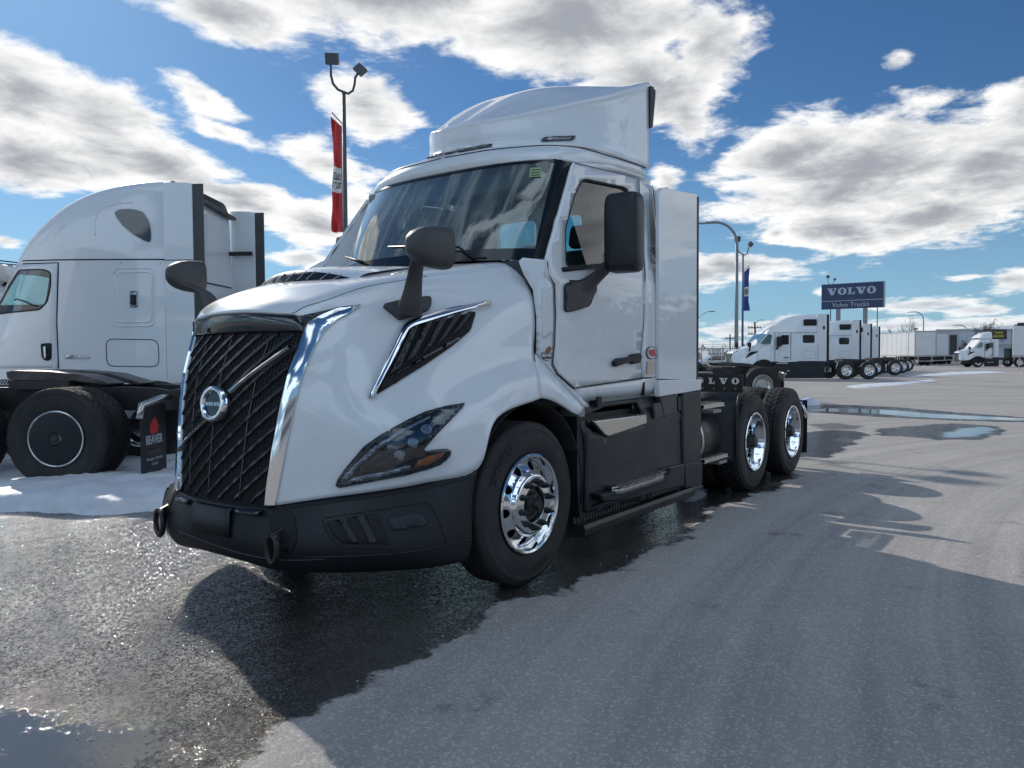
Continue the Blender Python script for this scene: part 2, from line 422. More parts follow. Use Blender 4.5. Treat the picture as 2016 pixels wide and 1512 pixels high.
def place_text(mb, txt, size, depth, org, ex, ey, bold=0., xs=1., warp=None):
    vs, fs = text_mesh(txt, size, depth, bold=bold, xs=xs); ex, ey = np.array(ex, float), np.array(ey, float); ex /= np.linalg.norm(ex); ey /= np.linalg.norm(ey); ez = np.cross(ex, ey)
    if warp: vs = [warp(v) for v in vs]
    else: vs = [np.array(org)+ex*v[0]+ey*v[1]+ez*v[2] for v in vs]
    mb.add(vs, fs); return mb
def slab_letters():
    """V, O, L of a wide slab-serif wordmark as (width, loops) in unit height"""
    V = [(0, 1), (.82, 1), (.82, .88), (.66, .88), (.86, .36), (1.05, .88), (.9, .88), (.9, 1), (1.42, 1), (1.42, .88), (1.27, .88), (.92, 0), (.52, 0), (.16, .88), (0, .88)]
    L = [(0, 1), (.72, 1), (.72, .88), (.54, .88), (.54, .12), (.78, .12), (.92, .42), (1.04, .42), (1.02, 0), (0, 0), (0, .12), (.18, .12), (.18, .88), (0, .88)]
    n = 28
    O = ([(.6+.62*math.cos(2*PI*i/n), .5+.54*math.sin(2*PI*i/n)) for i in range(n)], [(.6+.21*math.cos(2*PI*i/n), .5+.40*math.sin(2*PI*i/n)) for i in range(n)])
    return {'V': (1.42, V), 'L': (1.06, L), 'O': (1.22, O)}
def wordmark(mb, h, total, depth, org, ex, ey, letters='VOLVO', gap=None):
    L = slab_letters(); ex, ey = np.array(ex, float), np.array(ey, float); ex /= np.linalg.norm(ex); ey /= np.linalg.norm(ey); ez = np.cross(ex, ey)
    ws = sum(L[c][0] for c in letters)*h; g = gap if gap is not None else (total-ws)/(len(letters)-1)
    x = -(ws+g*(len(letters)-1))/2
    T = lambda p, d: np.array(org)+ex*p[0]+ey*p[1]+ez*d
    for c in letters:
        w, lp = L[c]
        if c == 'O':
            o, i_ = [[(x+p[0]*h, (p[1]-.5)*h) for p in q] for q in lp]; n = len(o)
            vs = [T(p, depth) for p in o+i_]+[T(p, 0) for p in o+i_]
            fs = [(i, (i+1) % n, n+(i+1) % n, n+i) for i in range(n)]+[(i, i+2*n, (i+1) % n+2*n, (i+1) % n) for i in range(n)]+[(n+i, n+(i+1) % n, 3*n+(i+1) % n, 3*n+i) for i in range(n)]
            mb.add(vs, fs)
        else:
            o = [(x+p[0]*h, (p[1]-.5)*h) for p in lp]; n = len(o)
            tri = delaunay_2d_cdt([Vector(p) for p in o], [(i, (i+1) % n) for i in range(n)], [], 1, 1e-7)
            vs = [T(p, depth) for p in tri[0]]; mb.add(vs, [tuple(f) for f in tri[2]])
            mb.add([T(p, depth) for p in o]+[T(p, 0) for p in o], [(i, i+n, (i+1) % n+n, (i+1) % n) for i in range(n)])
        x += w*h+g
    return mb
# ------------------------------------------------------------------ wheels
def tyre_mb(R=.505, w=.27, rim=.295, n=64, grooves=4):
    """lathe profile about the y axis, outer face at y=0 (towards -y), body to +w"""
    p = [(rim+.004, .022), (rim+.03, .006), (rim+.055, .002), (rim+.062, .0), (rim+.11, -.004), (R-.09, -.004), (R-.05, .004), (R-.045, .002), (R-.028, .010), (R-.008, .024), (R, .034)]
    a, b = .034, w-.034
    for k in range(grooves):
        g = a+(b-a)*(k+1)/(grooves+1); p += [(R, g-.007), (R-.013, g-.004), (R-.013, g+.004), (R, g+.007)]
    p += [(r, w-h) for r, h in p[:11][::-1]]
    p += [(rim-.004, w-.03), (rim-.004, .03)]
    return MB().lathe(p, (0, 0, 0), 'y', n, closed=True)
def tread_mb(R=.505, w=.27, n=44, rows=4):
    """raised lugs all round the tyre"""
    b = MB(); ww = (w-.03)/rows
    for r in range(rows):
        for i in range(n):
            a0 = 2*PI*(i+.5*(r % 2))/n; da = 2*PI/n*.40; y0 = .016+r*ww+.006; y1 = y0+ww-.011
            sk = .5*2*PI/n*(1 if r < rows/2 else -1)*.5
            vs = []
            for rr in (R-.012, R+.011):
                for yy, s_ in ((y0, -sk), (y1, sk)):
                    for d in (-da, da):
                        e = .012 if (r in (0, rows-1) and ((r == 0) == (yy == y0))) else 0
                        vs.append(((rr-e*(rr > R))*math.cos(a0+d+s_), yy, (rr-e*(rr > R))*math.sin(a0+d+s_)))
            b.add(vs, [(0, 1, 3, 2), (4, 6, 7, 5), (0, 4, 5, 1), (2, 3, 7, 6), (0, 2, 6, 4), (1, 5, 7, 3)])
    return b
def sidewall_text(R0, txt, size, ang, out=True):
    vs, fs = text_mesh(txt, size, .004, bold=.0015)
    res = []
    for x, y, z in vs:
        a = ang-x/R0; r = R0+y; res.append((r*math.cos(a), -.0055-(z > 0)*.0015, r*math.sin(a)))
    return MB().add(res, fs)
MESH = {}
def wheel(name, parent, pos, kind, R=.505, w=.27, flip=False, rimmat='polished_aluminium', n=64, text=True, lugs=True, tread='drive'):
    """kind: 'steer' disc bulging out, 'drive' dish facing in, 'cap' flat cover, 'plain' far wheel"""
    key = (kind, n, rimmat, R, w, lugs)
    rim = .295
    if key not in MESH:
        d = {}
        b = MB(); holes = []
        if kind == 'steer':
            # flange, well and convex disc with ten hand holes
            b.lathe([(rim+.012, .012), (rim+.014, -.002), (rim+.006, -.008), (rim-.006, -.004), (rim-.012, .010), (rim-.016, .05), (rim-.02, .2)], (0, 0, 0), 'y', n)
            pr = [(rim-.018, .060), (.262, .050), (.255, .046), (.205, .016), (.198, .010), (.192, -.006), (.182, -.022), (.160, -.028), (.1125, -.028), (.110, -.024), (.110, .02)]
            N = 160; hr = .0275; hc = .230; k = 10
            vs = []; fs = []
            # disc: ring with holes between r=.255 and .205 built by CDT
            out = [(.2575*math.cos(2*PI*i/N), .2575*math.sin(2*PI*i/N)) for i in range(N)]; inn = [(.2015*math.cos(2*PI*i/N), .2015*math.sin(2*PI*i/N)) for i in range(N)]
            hl = [[(hc*math.cos(2*PI*(j+.2)/k)+hr*math.cos(2*PI*i/20), hc*math.sin(2*PI*(j+.2)/k)+hr*math.sin(2*PI*i/20)) for i in range(20)] for j in range(k)]
            dy = lambda r: np.interp(r, [.2015, .2575], [.012, .048])
            b.add([], [])
            pb = panel(out, lambda u, v: ((u, dy(math.hypot(u, v)), v), (0, -1, 0)), holes=[inn]+hl, step=.02)
            b.add(pb.v, pb.f, True)
            for h in hl:
                nn = len(h); b.add([(p[0], dy(math.hypot(*p)), p[1]) for p in h]+[(p[0], dy(math.hypot(*p))+.02, p[1]) for p in h], [(i, (i+1) % nn, nn+(i+1) % nn, nn+i) for i in range(nn)], True)
            b.lathe([(rim-.018, .060), (.2625, .052), (.2575, .048)], (0, 0, 0), 'y', N); b.lathe([(.2015, .012), (.196, .004), (.190, -.014), (.182, -.024), (.172, -.028), (.1125, -.028), (.110, -.024), (.110, .02)], (0, 0, 0), 'y', N)
            d['wheel'] = b
            hb = MB().lathe([(0, -.068), (.026, -.068), (.030, -.062), (.032, -.040), (.060, -.036), (.066, -.028), (.072, -.004), (.098, 0), (.104, .01), (.104, .03)], (0, 0, 0), 'y', 32)
            for j in range(6):
                a = 2*PI*j/6; hb.lathe([(0, -.048), (.007, -.048), (.008, -.034)], (.048*math.cos(a), 0, .048*math.sin(a)), 'y', 8)
            d['hub'] = hb
            d['nut'] = MB().lathe([(0, -.088), (.006, -.087), (.008, -.072), (.0125, -.070), (.0135, -.058), (.0115, -.055), (.0175, -.052), (.019, -.045), (.0185, -.030), (.022, -.028)], (0, 0, 0), 'y', 12)
            d['dark'] = MB().lathe([(.29, .12), (.05, .12)], (0, 0, 0), 'y', 24)
        elif kind == 'drive':
            b.lathe([(rim+.012, .012), (rim+.014, -.002), (rim+.006, -.008), (rim-.006, -.004), (rim-.012, .010), (rim-.016, .05), (rim-.034, .075), (rim-.036, .165), (rim-.060, .185), (.20, .20), (.185, .195), (.178, .175), (.115, .175), (.112, .19)], (0, 0, 0), 'y', n)
            d['wheel'] = b
            d['hub'] = MB().lathe([(0, -.01), (.055, -.01), (.062, -.004), (.066, .03), (.075, .05), (.078, .13), (.104, .14), (.108, .2)], (0, 0, 0), 'y', 32)
            d['nut'] = MB().lathe([(0, .115), (.009, .116), (.0175, .135), (.019, .175)], (0, 0, 0), 'y', 10)
        elif kind == 'cap':
            b.lathe([(rim+.010, .012), (rim+.012, -.002), (rim+.004, -.007), (rim-.006, -.003), (rim-.010, .008), (rim-.012, .05)], (0, 0, 0), 'y', n)
            d['wheel'] = b
            d['cover'] = MB().lathe([(rim-.008, .002), (rim-.016, -.002), (.25, -.006), (.12, -.016), (.07, -.018)], (0, 0, 0), 'y', n)
            d['hub'] = MB().lathe([(.062, -.017), (.060, -.024), (.045, -.024), (.043, -.018), (.030, -.018), (.028, -.026), (0, -.028)], (0, 0, 0), 'y', 28)
        else:
            b.lathe([(rim+.010, .012), (rim+.012, -.004), (rim-.006, -.004), (rim-.016, .05), (rim-.03, .10), (.20, .13), (.17, .10), (.11, .10), (.10, .04), (0, .04)], (0, 0, 0), 'y', 24)
            d['wheel'] = b
        tb = tyre_mb(R, w, rim, n, 4 if kind != 'plain' else 2); d['tyre'] = tb
        if lugs: d['tread'] = tread_mb(R, w)
        mm = {}
        for k_, v in d.items():
            me = v.mesh({'dark': 'brake_drum', 'nut': 'lug_nut', 'cover': 'wheel_cover', 'tread': 'tread_blocks'}.get(k_, k_))
            bm = bmesh.new(); bm.from_mesh(me); bmesh.ops.remove_doubles(bm, verts=bm.verts, dist=1e-6); bmesh.ops.recalc_face_normals(bm, faces=bm.faces); bm.to_mesh(me); bm.free()
            me.materials.append(MATS[{'wheel': rimmat, 'hub': 'chassis_black' if kind != 'cap' else 'cast_metal', 'nut': 'chassis_black', 'dark': 'deep_black', 'cover': 'black_plastic', 'tyre': 'rubber', 'tread': 'rubber_tread'}[k_]])
            if k_ in ('wheel', 'tyre', 'hub', 'cover', 'nut'): me.set_sharp_from_angle(angle=math.radians(42))
            mm[k_] = me
        MESH[key] = mm
    mm = MESH[key]
    o = bpy.data.objects.new(name, mm['wheel']); COL.objects.link(o); o.parent = parent; o.location = pos
    if flip: o.rotation_euler = (0, 0, PI)
    def sub(nm, k_, **kw):
        s = bpy.data.objects.new(nm, mm[k_]); COL.objects.link(s); s.parent = o
        if 'loc' in kw: s.location = kw['loc']
        return s
    sub('tyre', 'tyre')
    if 'tread' in mm: tag(sub('tread_blocks', 'tread'), kind='stuff')
    if 'hub' in mm: sub('hub', 'hub')
    if 'cover' in mm: sub('wheel_cover', 'cover')
    if 'dark' in mm: sub('brake_drum', 'dark')
    if 'nut' in mm:
        rr = .1425
        for j in range(10):
            a = 2*PI*(j+.32)/10; sub('lug_nut', 'nut', loc=(rr*math.cos(a), 0, rr*math.sin(a)))
    return o
# ------------------------------------------------------------------ the white day-cab tractor in front
T = thing('semi_truck', 'large white day cab tractor with black grille and chrome edges nearest the camera', 'truck', (0, 0, 0))
def P(px, py, y): return tuple(Y(px, py, y))
GH = [[(586,621,.50),(598,655,.53),(566,738,.495),(545,830,.465),(530,930,.435),(522,995,.415)],
[(640,591,.60),(637,655,.615),(598,738,.57),(576,830,.54),(555,930,.505),(543,995,.48)],
[(715,565,.66),(700,640,.76),(680,740,.765),(655,840,.735),(645,920,.715),(637,981,.70)],
[(798,550,.73),(790,640,.86),(775,740,.92),(760,820,.955),(757,900,.965),(756,965,.94)],
[(880,537,.79),(870,620,.93),(860,700,1.0),(850,780,1.055),(842,870,1.11),(836,951,1.07)],
[(950,527,.84),(940,600,.99),(935,670,1.06),(935,735,1.10),(935,820,1.18),(940,923,1.2)],
[(985,522,.87),(990,590,1.04),(990,650,1.09),(990,712,1.12),(985,758,1.2),(979,823,1.22)],
[(1011,519,.89),(1045,570,1.06),(1054,625,1.11),(1052,695,1.13),(1062,743,1.2),(1067,783,1.22)]]
side = np.array([[P(*q) for q in col] for col in GH])           # 8 x 6 x 3, shoulder first
nose_x = [-.085, -.075, -.06, -.04, -.02, -.0, 0, 0]; camb = [.035, .055, .062, .062, .062, .062, .06, .055]
sec = []
for i in range(8):
    A = side[i][0]; row = [side[i][k] for k in (5, 4, 3, 2, 1, 0)]
    for t in (.72, .38, 0): row.append((A[0]+nose_x[i]*(1-t*t), A[1]*t, A[2]+camb[i]*(1-t**2.4)))
    row += [(p[0], -p[1], p[2]) for p in row[7::-1]]
    sec.append(row)
hoodG = crg(np.array(sec), 8, 7)
for _ in range(30): hoodG[1:-1, 3:-3] = .5*hoodG[1:-1, 3:-3]+.25*(hoodG[:-2, 3:-3]+hoodG[2:, 3:-3])
for _ in range(4): hoodG[1:-1, 1:-1] = .5*hoodG[1:-1, 1:-1]+.25*(hoodG[1:-1, :-2]+hoodG[1:-1, 2:])
hood_mb = MB().grid(hoodG)
hood = hood_mb.obj('hood', 'white_paint', T, solid=.02, fix=True, offset=-1)
near_b = MB().grid(hoodG[:, :hoodG.shape[1]//2+10]); HS = bvh_surf(near_b)
def inlay(name, m, out, off, step=9, solid=.006, mirror=True, r=0, par=None, holes=(), surf=None):
    o = rnd(out, r, 4) if r else out
    b = panel(o, surf or HS, step=step, off=off, holes=holes)
    if mirror: b.mirror()
    return b.obj(name, m, par or T, solid=solid, offset=0)
def bead(name, m, line, r, mirror=True, closed=False, par=None, off=0., surf=None, sub=4, n=6):
    L = list(line)+([line[0]] if closed else [])
    L = [(p[0], p[1]) for p in crl([(a, b_, 0) for a, b_ in L], sub)] if sub > 1 else L
    pts = []
    for p in L: q, nn = (surf or HS)(*p); pts.append(q+nn*off)
    b = MB().tube(pts, r, n)
    if mirror: b.mirror()
    return b.obj(name, m, par or T)
# fender tail behind the wheel arch
tail_u = [(1052,695,1.13),(1075,716,1.15),(1096,740,1.17),(1118,768,1.19),(1136,788,1.2),(1150,803,1.2)]
tail_m = [(1062,743,1.2),(1083,752,1.22),(1100,768,1.23),(1118,785,1.23),(1132,800,1.22),(1146,812,1.21)]
tail_l = [(1067,783,1.22),(1085,787,1.23),(1103,796,1.23),(1119,806,1.23),(1129,813,1.22),(1138,818,1.2)]
tg = crg([[P(*q) for q in r] for r in (tail_u, tail_m, tail_l)], 4, 4)
MB().grid(tg).mirror().obj('fender_tail', 'white_paint', T, solid=.03, offset=-1)
# cowl between hood and door
def side_y(z): return 1.185 if z < 1.95 else 1.185-(z-1.95)*.165
def SS(px, py, extra=0.):
    y = 1.15
    for _ in range(12):
        p = Y(px, py, y+extra); y = side_y(p[2])
    return np.array(p), np.array((0, -1., 0))
def ss(px, py, e=0.): return SS(px, py, e)[0]
# cab side panels (outlines read off the near side of the cab)
door_out = [(1130,322),(1250,350),(1256,352),(1259,420),(1268,540),(1265,640),(1259,700),(1262,743),(1130,763),(1098,735),(1088,716),(1092,680),(1094,620),(1092,560),(1078,540),(1077,512)]
win = [(1146,352),(1228,369),(1235,374),(1237,400),(1232,520),(1113,525),(1112,450),(1130,385)]
win = rnd(win, 9, 3)
dp = panel(door_out, SS, holes=[win], step=16, off=.006); 
door = dp.mirror().obj('door', 'white_paint', T, solid=.035, offset=-1)
panel(win, SS, step=22, off=-.012).mirror().obj('window_pane', 'side_glass', door)
bead('window_seal', 'black_plastic', win, .008, surf=SS, closed=True, par=door, sub=1, off=.002)
for a, b_ in (((1108,531),(1192,522)),):
    q0, q1 = ss(*a, .012), ss(*b_, .012); MB().tube([q0, q1], .016, 8).mirror().obj('window_sill', 'black_plastic', door)
pil_out = [(1252,349),(1259,352),(1283,366),(1290,440),(1297,560),(1297,650),(1293,742),(1264,743),(1261,700),(1267,640),(1271,540),(1262,420)]
panel(pil_out, SS, step=16, off=.0).mirror().obj('door_pillar', 'white_paint', T, solid=.03)
cowl_out = [(1022,514),(1030,507),(1077,512),(1075,541),(1090,562),(1092,620),(1090,680),(1086,717),(1096,737),(1128,765),(1162,800),(1150,803),(1118,766),(1080,722),(1056,700),(1057,625),(1050,570),(1032,540)]
def CW(px, py):
    k = min(1, max(0, (px-1022)/60)); t = min(1, max(0, (560-py)/50)); yy = 1.185-.16*(1-k)*1-.0
    p = Y(px, py, max(.9, yy-.0)); return np.array(p), np.array((0, -1., 0))
panel(cowl_out, CW, step=14, off=-.004).mirror().obj('cowl_panel', 'white_paint', T, solid=.03)
panel(rnd([(1065,567),(1087,565),(1088,655),(1066,668)], 4), CW, step=9, off=.004).obj('cowl_recess', 'white_paint_dull', T, solid=.006)
for nm, pl in (('door_seam', [(1077,515),(1079,540),(1091,560),(1093,620),(1091,680),(1087,716),(1097,736),(1129,764)]), ('door_seam', [(1129,764),(1180,757),(1263,744)]), ('door_seam', [(1262,744),(1260,700),(1266,640),(1269.5,540),(1260.5,420),(1257,352),(1200,338),(1131,321)]), ('pillar_seam', [(1284,366),(1291,440),(1298,560),(1298,650),(1294,742)])):
    pts = [ss(*p)+np.array((0, -.003, 0)) for p in pl]; MB().tube(pts, .0038, 6).mirror().obj(nm, 'seam_black', T)
# roof cap, front header and A pillars
hx = [(.605, 0), (.607, -.2), (.63, -.42), (.69, -.62), (.80, -.80), (.93, -.93), (1.10, -1.005), (1.4, -1.03), (1.9, -1.045)]
wx = [(.575, 0), (.577, -.2), (.590, -.42), (.620, -.62), (.68, -.80), (.76, -.93), (.90, -.985), (1.25, -1.045), (1.9, -1.045)]
hz_ = [2.935, 2.935, 2.935, 2.935, 2.935, 2.935, 2.945, 2.95, 2.955]; wz = [2.80, 2.80, 2.80, 2.80, 2.80, 2.80, 2.80, 2.85, 2.88]
rows = []
for k in range(9):
    w_, h_ = np.array((wx[k][0], wx[k][1], wz[k])), np.array((hx[k][0], hx[k][1], hz_[k]))
    out_ = np.array((-.03 if k < 6 else 0, -.012 if k > 3 else 0, 0))
    rows.append([w_, w_*.55+h_*.45+out_, h_, h_+np.array((.05 if k < 7 else 0, .05 if k > 3 else 0, .02))])
rg = crg(rows, 5, 4)
rb = MB().grid(rg); rb.sym()
top = rg[:, -1]; b2 = MB()
for i in range(len(top)-1): b2.add([top[i], top[i+1], (top[i+1][0], 0, 2.99), (top[i][0], 0, 2.99)], [(0, 1, 2, 3)])
b2.sym(); rb.add(b2.v, b2.f, True)
roof = rb.obj('roof', 'white_paint', T, solid=.015, sharp=50)
# windshield: bottom curve to top curve
bot = [(.13, 0, 2.06), (.14, -.2, 2.06), (.165, -.42, 2.06), (.225, -.62, 2.06), (.33, -.82, 2.06), (.44, -.94, 2.06), (.545, -.995, 2.06)]
topc = [(wx[i][0]+(.0), wx[i][1], 2.80) for i in range(7)]
wg = []
for b_, t_ in zip(bot, topc):
    b_, t_ = np.array(b_), np.array(t_); mid = (b_+t_)/2+np.array((-.022, -.012*(abs(b_[1]) > .5), .012)); wg.append([b_, mid, t_])
wsG = crg(wg, 5, 8); wsF = np.concatenate([wsG[:0:-1]*np.array((1, -1, 1)), wsG])
WB = MB().grid(wsF); WS = bvh_surf(WB)
ws = WB.obj('windshield', 'windshield_glass', T)
# black printed border on the glass
fr = MB(); nU, nV = wsF.shape[:2]
def wpt(i, j):   # bilinear on the refined windshield
    i0, j0 = min(int(i), nU-2), min(int(j), nV-2); a, b_ = i-i0, j-j0
    return wsF[i0, j0]*(1-a)*(1-b_)+wsF[i0+1, j0]*a*(1-b_)+wsF[i0, j0+1]*(1-a)*b_+wsF[i0+1, j0+1]*a*b_+np.array((-.004, 0, .001))
def band(i0, i1, j0, j1, n, k):
    fr.grid(np.array([[wpt(i0+(i1-i0)*a/n, j0+(j1-j0)*b_/k) for b_ in range(k+1)] for a in range(n+1)]))
band(0, nU-1, 0, 1.7, 60, 2); band(0, nU-1, nV-1.5, nV-1, 60, 2); band(0, 5.2, 1.7, nV-1.5, 8, 12); band(nU-1-5.2, nU-1, 1.7, nV-1.5, 8, 12)
fr.obj('windshield_border', 'frit_black', ws)
bead('windshield_seal', 'seam_black', [(1022,513),(1077,508),(1104,410),(1130,320),(1092,311),(979,322),(885,341),(821,353)], .007, surf=WS, mirror=False, sub=1, par=ws)
# pillar strips behind the glass edge (white)
ap = MB()
e0 = wsF[-1]; 
for k in range(len(e0)-1):
    a, b_ = e0[k], e0[k+1]; c_ = ss(1077+(1130-1077)*(k)/(len(e0)-1), 510-190*k/(len(e0)-1)); d_ = ss(1077+(1130-1077)*(k+1)/(len(e0)-1), 510-190*(k+1)/(len(e0)-1))
    ap.add([a, b_, d_, c_], [(0, 1, 2, 3)])
ap.mirror().obj('windshield_pillar', 'white_paint', T, solid=.01)
# side rail between door top and roof edge
sr = MB(); A1 = [ss(x, y) for x, y in ((1130,320),(1170,330),(1212,340),(1252,350),(1283,362))]; R1 = [rg[int(i)][0] for i in np.linspace(30, len(rg)-1, 5)]
A2 = [p+np.array((0, .01, .0)) for p in A1]
G2 = [[a, (a*.5+r*.5)+np.array((0, -.012, .0)), r] for a, r in zip(A2, R1)]
MB().grid(crg(G2, 4, 4)).mirror().obj('roof_rail', 'white_paint', T, solid=.012)
# roof fairing
FA = [((.600,0,2.94),(.60,0,2.975),(.585,0,3.13),(.64,0,3.155)), ((.615,-.26,2.94),(.70,-.20,2.98),(.69,-.20,3.175),(.80,0,3.235)), ((.66,-.54,2.94),(.86,-.38,2.985),(.86,-.37,3.225),(.98,0,3.355)), ((.78,-.80,2.94),(1.07,-.58,2.99),(1.07,-.57,3.295),(1.18,0,3.485)),
      ((.98,-.985,2.945),(1.30,-.78,2.99),(1.30,-.765,3.375),(1.38,0,3.60)), ((1.3,-1.04,2.955),(1.52,-.93,2.985),(1.53,-.90,3.46),(1.58,0,3.68)), ((1.65,-1.055,2.96),(1.73,-1.01,2.98),(1.74,-.985,3.555),(1.78,0,3.715)), ((1.965,-1.06,2.965),(1.965,-1.05,2.99),(1.965,-1.04,3.655),(1.965,0,3.725))]
rows = []
for b_, w_, c_, s_ in FA:
    b_, w_, c_, s_ = map(np.array, (b_, w_, c_, s_)); hs = s_[2]-c_[2]
    q = [b_, b_*.5+w_*.5+np.array((0, 0, .004)), w_+np.array((0, 0, .02)), (w_+c_)/2, c_*.88+w_*.12, c_]
    for t, hh in ((.84, .26), (.6, .68), (.3, .94)):
        q.append(np.array((s_[0]+(c_[0]-s_[0])*t, s_[1]+(c_[1]-s_[1])*t, c_[2]+hs*hh)))
    q.append(s_); rows.append(q)
fg = crg(rows, 6, 4)
fairing = MB().grid(fg).sym().obj('roof_fairing', 'white_paint', T, solid=.02, sharp=60)
FS = bvh_surf(MB().grid(fg).sym())
for nm, a in (('marker_lamp', rnd([(1063,279),(1070,270),(1134,267),(1128,277)], 4)), ('marker_lamp', rnd([(836,319),(842,309),(970,283),(966,294),(905,307)], 4))):
    xs = [p[0] for p in a]; ys = [p[1] for p in a]; cxx, cyy = sum(xs)/len(xs), sum(ys)/len(ys); o = inlay(nm, 'grey_plastic', a, .006, step=8, par=T, surf=FS, mirror=cxx > 1000)
    if nm and cxx > 1000: inlay('lens', 'lamp_grey', [(cxx+(p[0]-cxx)*.72, cyy+(p[1]-cyy)*.5) for p in a], .012, step=8, par=o, surf=FS)
    else:
        for x0 in (848, 888, 928): inlay('lens', 'lamp_grey', [(x0, 315-(x0-836)*.215-1), (x0+30, 308.5-(x0-836)*.215-1), (x0+28, 304-(x0-836)*.215), (x0+1, 310-(x0-836)*.215)], .012, step=8, par=o, surf=FS, mirror=False)
bead('fairing_seam', 'seam_black', [(876,310.5),(904,305.5),(960,296),(1017,290),(1060,287),(1096,287),(1145,292),(1200,307),(1274,331)], .006, surf=bvh_surf(MB().grid(rg).grid(fg)), off=-.001)
# rear trim flaps of the fairing
for z0, z1, dx in ((3.28, 3.62, .10), (3.46, 3.64, .16)):
    MB().prism([(1.97, z0), (1.99+dx*.3, z0+.02), (1.97+dx, z1-.04), (1.97+dx, z1), (1.97, z1)] if dx < .15 else [(1.97, z1-.16), (2.06, z1-.05), (1.97+dx*.7, z1-.02), (1.97+dx*.7, z1+.01), (1.97, z1)], -1.035-.02*(dx < .15), -1.03+.0-.01*(dx < .15)+.01).mirror().obj('fairing_trim', 'black_plastic', T)
# cab rear wall, floor, underside
bw = panel([(-1.12, 1.2), (1.12, 1.2), (1.12, 2.0), (1.0, 2.9), (.95, 2.95), (-.95, 2.95), (-1.0, 2.9), (-1.12, 2.0)], lambda u, v: ((1.88, u, v), (1, 0, 0)), holes=[rnd([(-.45, 2.2), (-.03, 2.2), (-.03, 2.64), (-.45, 2.64)], .06), rnd([(.45, 2.2), (.03, 2.2), (.03, 2.64), (.45, 2.64)], .06)], step=.3)
bk = bw.obj('back_wall', 'white_paint', T, solid=.03, sharp=30)
MB().box(1.862, 1.866, -.45, -.03, 2.2, 2.64).mirror().obj('rear_window', 'side_glass', bk)
MB().box(.35, 1.86, -1.13, 1.13, 1.14, 1.19).obj('cab_floor', 'trim_interior', T)
MB().box(.95, 1.84, -.93, .93, 2.86, 2.88).obj('headliner', 'headliner', T)
# sill panels below the door and extender
sill = [(1130,766),(1262,747),(1296,744),(1370,743),(1371,768),(1268,784),(1165,792),(1140,775)]
MB().add(*(lambda b: (b.v, b.f))(panel([(ss(*p)[0], ss(*p)[2]) for p in ((1132,766),(1262,747),(1295,744),(1370,743.5),(1371,768),(1262,779),(1150,791))], lambda u, v: ((u, -1.185+.03*max(0, (1.2-v)/.1), v), (0, -1, 0)), step=.12)), True).mirror().obj('sill', 'white_paint', T, solid=.02)
MB().box(.62, 2.45, -1.10, 1.10, .98, 1.135).obj('underfloor', 'white_paint_dull', T, bevel=.02)
MB().box(.9, .96, -1.17, -1.10, 1.05, 1.12).obj('sill_bracket', 'black_plastic', T)
for x in (1.60, 1.86):
    MB().box(x-.004, x+.004, -1.1905, -1.15, 1.10, 1.205).obj('sill_seam', 'seam_black', T)
# side extender
pe = [ss(1285,372), ss(1291,440), ss(1298,560), ss(1298,650), ss(1294,742)]
cg = [[p+np.array((0, .004, 0)), np.array((max(p[0]+.01, 1.815), -1.196+max(0, p[2]-2.4)*.06, p[2]))] for p in pe]
MB().grid(crg(cg, 4, 2)).mirror().obj('corner_panel', 'white_paint', T, solid=.02)
ext = [(1.80, 1.225), (2.565, 1.19), (2.565, 2.812), (2.54, 2.822), (1.86, 2.755), (1.80, 2.70)]
MB().prism(ext, -1.215, -1.185).mirror().obj('side_extender', 'white_paint', T, bevel=.004)
MB().prism([(1.80, 1.08), (2.66, 1.10), (2.66, 1.195), (1.80, 1.215)], -1.222, -1.17).mirror().obj('extender_sill', 'white_paint', T, bevel=.008)
MB().box(2.566, 2.60, -1.218, -1.198, 1.2, 2.80).mirror().obj('extender_seal', 'black_plastic', T)
MB().box(1.90, 2.02, -1.19, -1.17, 1.2, 2.75).mirror().obj('extender_bracket', 'chassis_black', T)
# door handle
hd = MB(); q = [ss(1203,722), ss(1202,712), ss(1209,706), ss(1222,704), ss(1234,702), ss(1236,698), ss(1251,695), ss(1254,702), ss(1251,714), ss(1238,717), ss(1234,712), ss(1220,716)]
hd.prism([(p[0], p[2]) for p in q], -1.232, -1.19); hd.obj('handle', 'black_plastic', door, bevel=.006)
rec = panel(rnd([(1215,700),(1238,690),(1258,688),(1258,700),(1240,722),(1208,724)], 7), SS, step=7, off=.009); rec.obj('handle_recess', 'white_paint_dull', door)
# stickers and badges
def decal(name, m, out, off=.012, surf=SS, par=T, step=9): return panel(out, surf, step=step, off=off).obj(name, m, par)
cir = lambda x, y, rx, ry, n=24: [(x+rx*math.cos(2*PI*i/n), y+ry*math.sin(2*PI*i/n)) for i in range(n)]
rs = decal('round_sticker', 'sticker_black', cir(1280.5, 694.5, 10.5, 12.5)); decal('sticker_face', 'sticker_white', cir(1280.5, 694.5, 9, 11), .0135, par=rs); decal('sticker_print', 'sticker_red', [(1273,690),(1279,688),(1287,688),(1288,700),(1282,702),(1275,700)], .015, par=rs)
decal('square_sticker', 'sticker_cream', rnd([(1272,712),(1286,710),(1285,736),(1271,738)], 3))
bs = decal('dealer_sticker', 'sticker_black', [(1061.5,694),(1084,695),(1083,704),(1076,710),(1068,710),(1062,704)], .016, surf=CW)
decal('sticker_figure', 'sticker_brown', [(1068,694),(1070,688),(1074,684),(1076,681),(1079,682),(1080,686),(1084,681),(1085,683),(1080,690),(1079,694)], .018, surf=CW, par=bs)
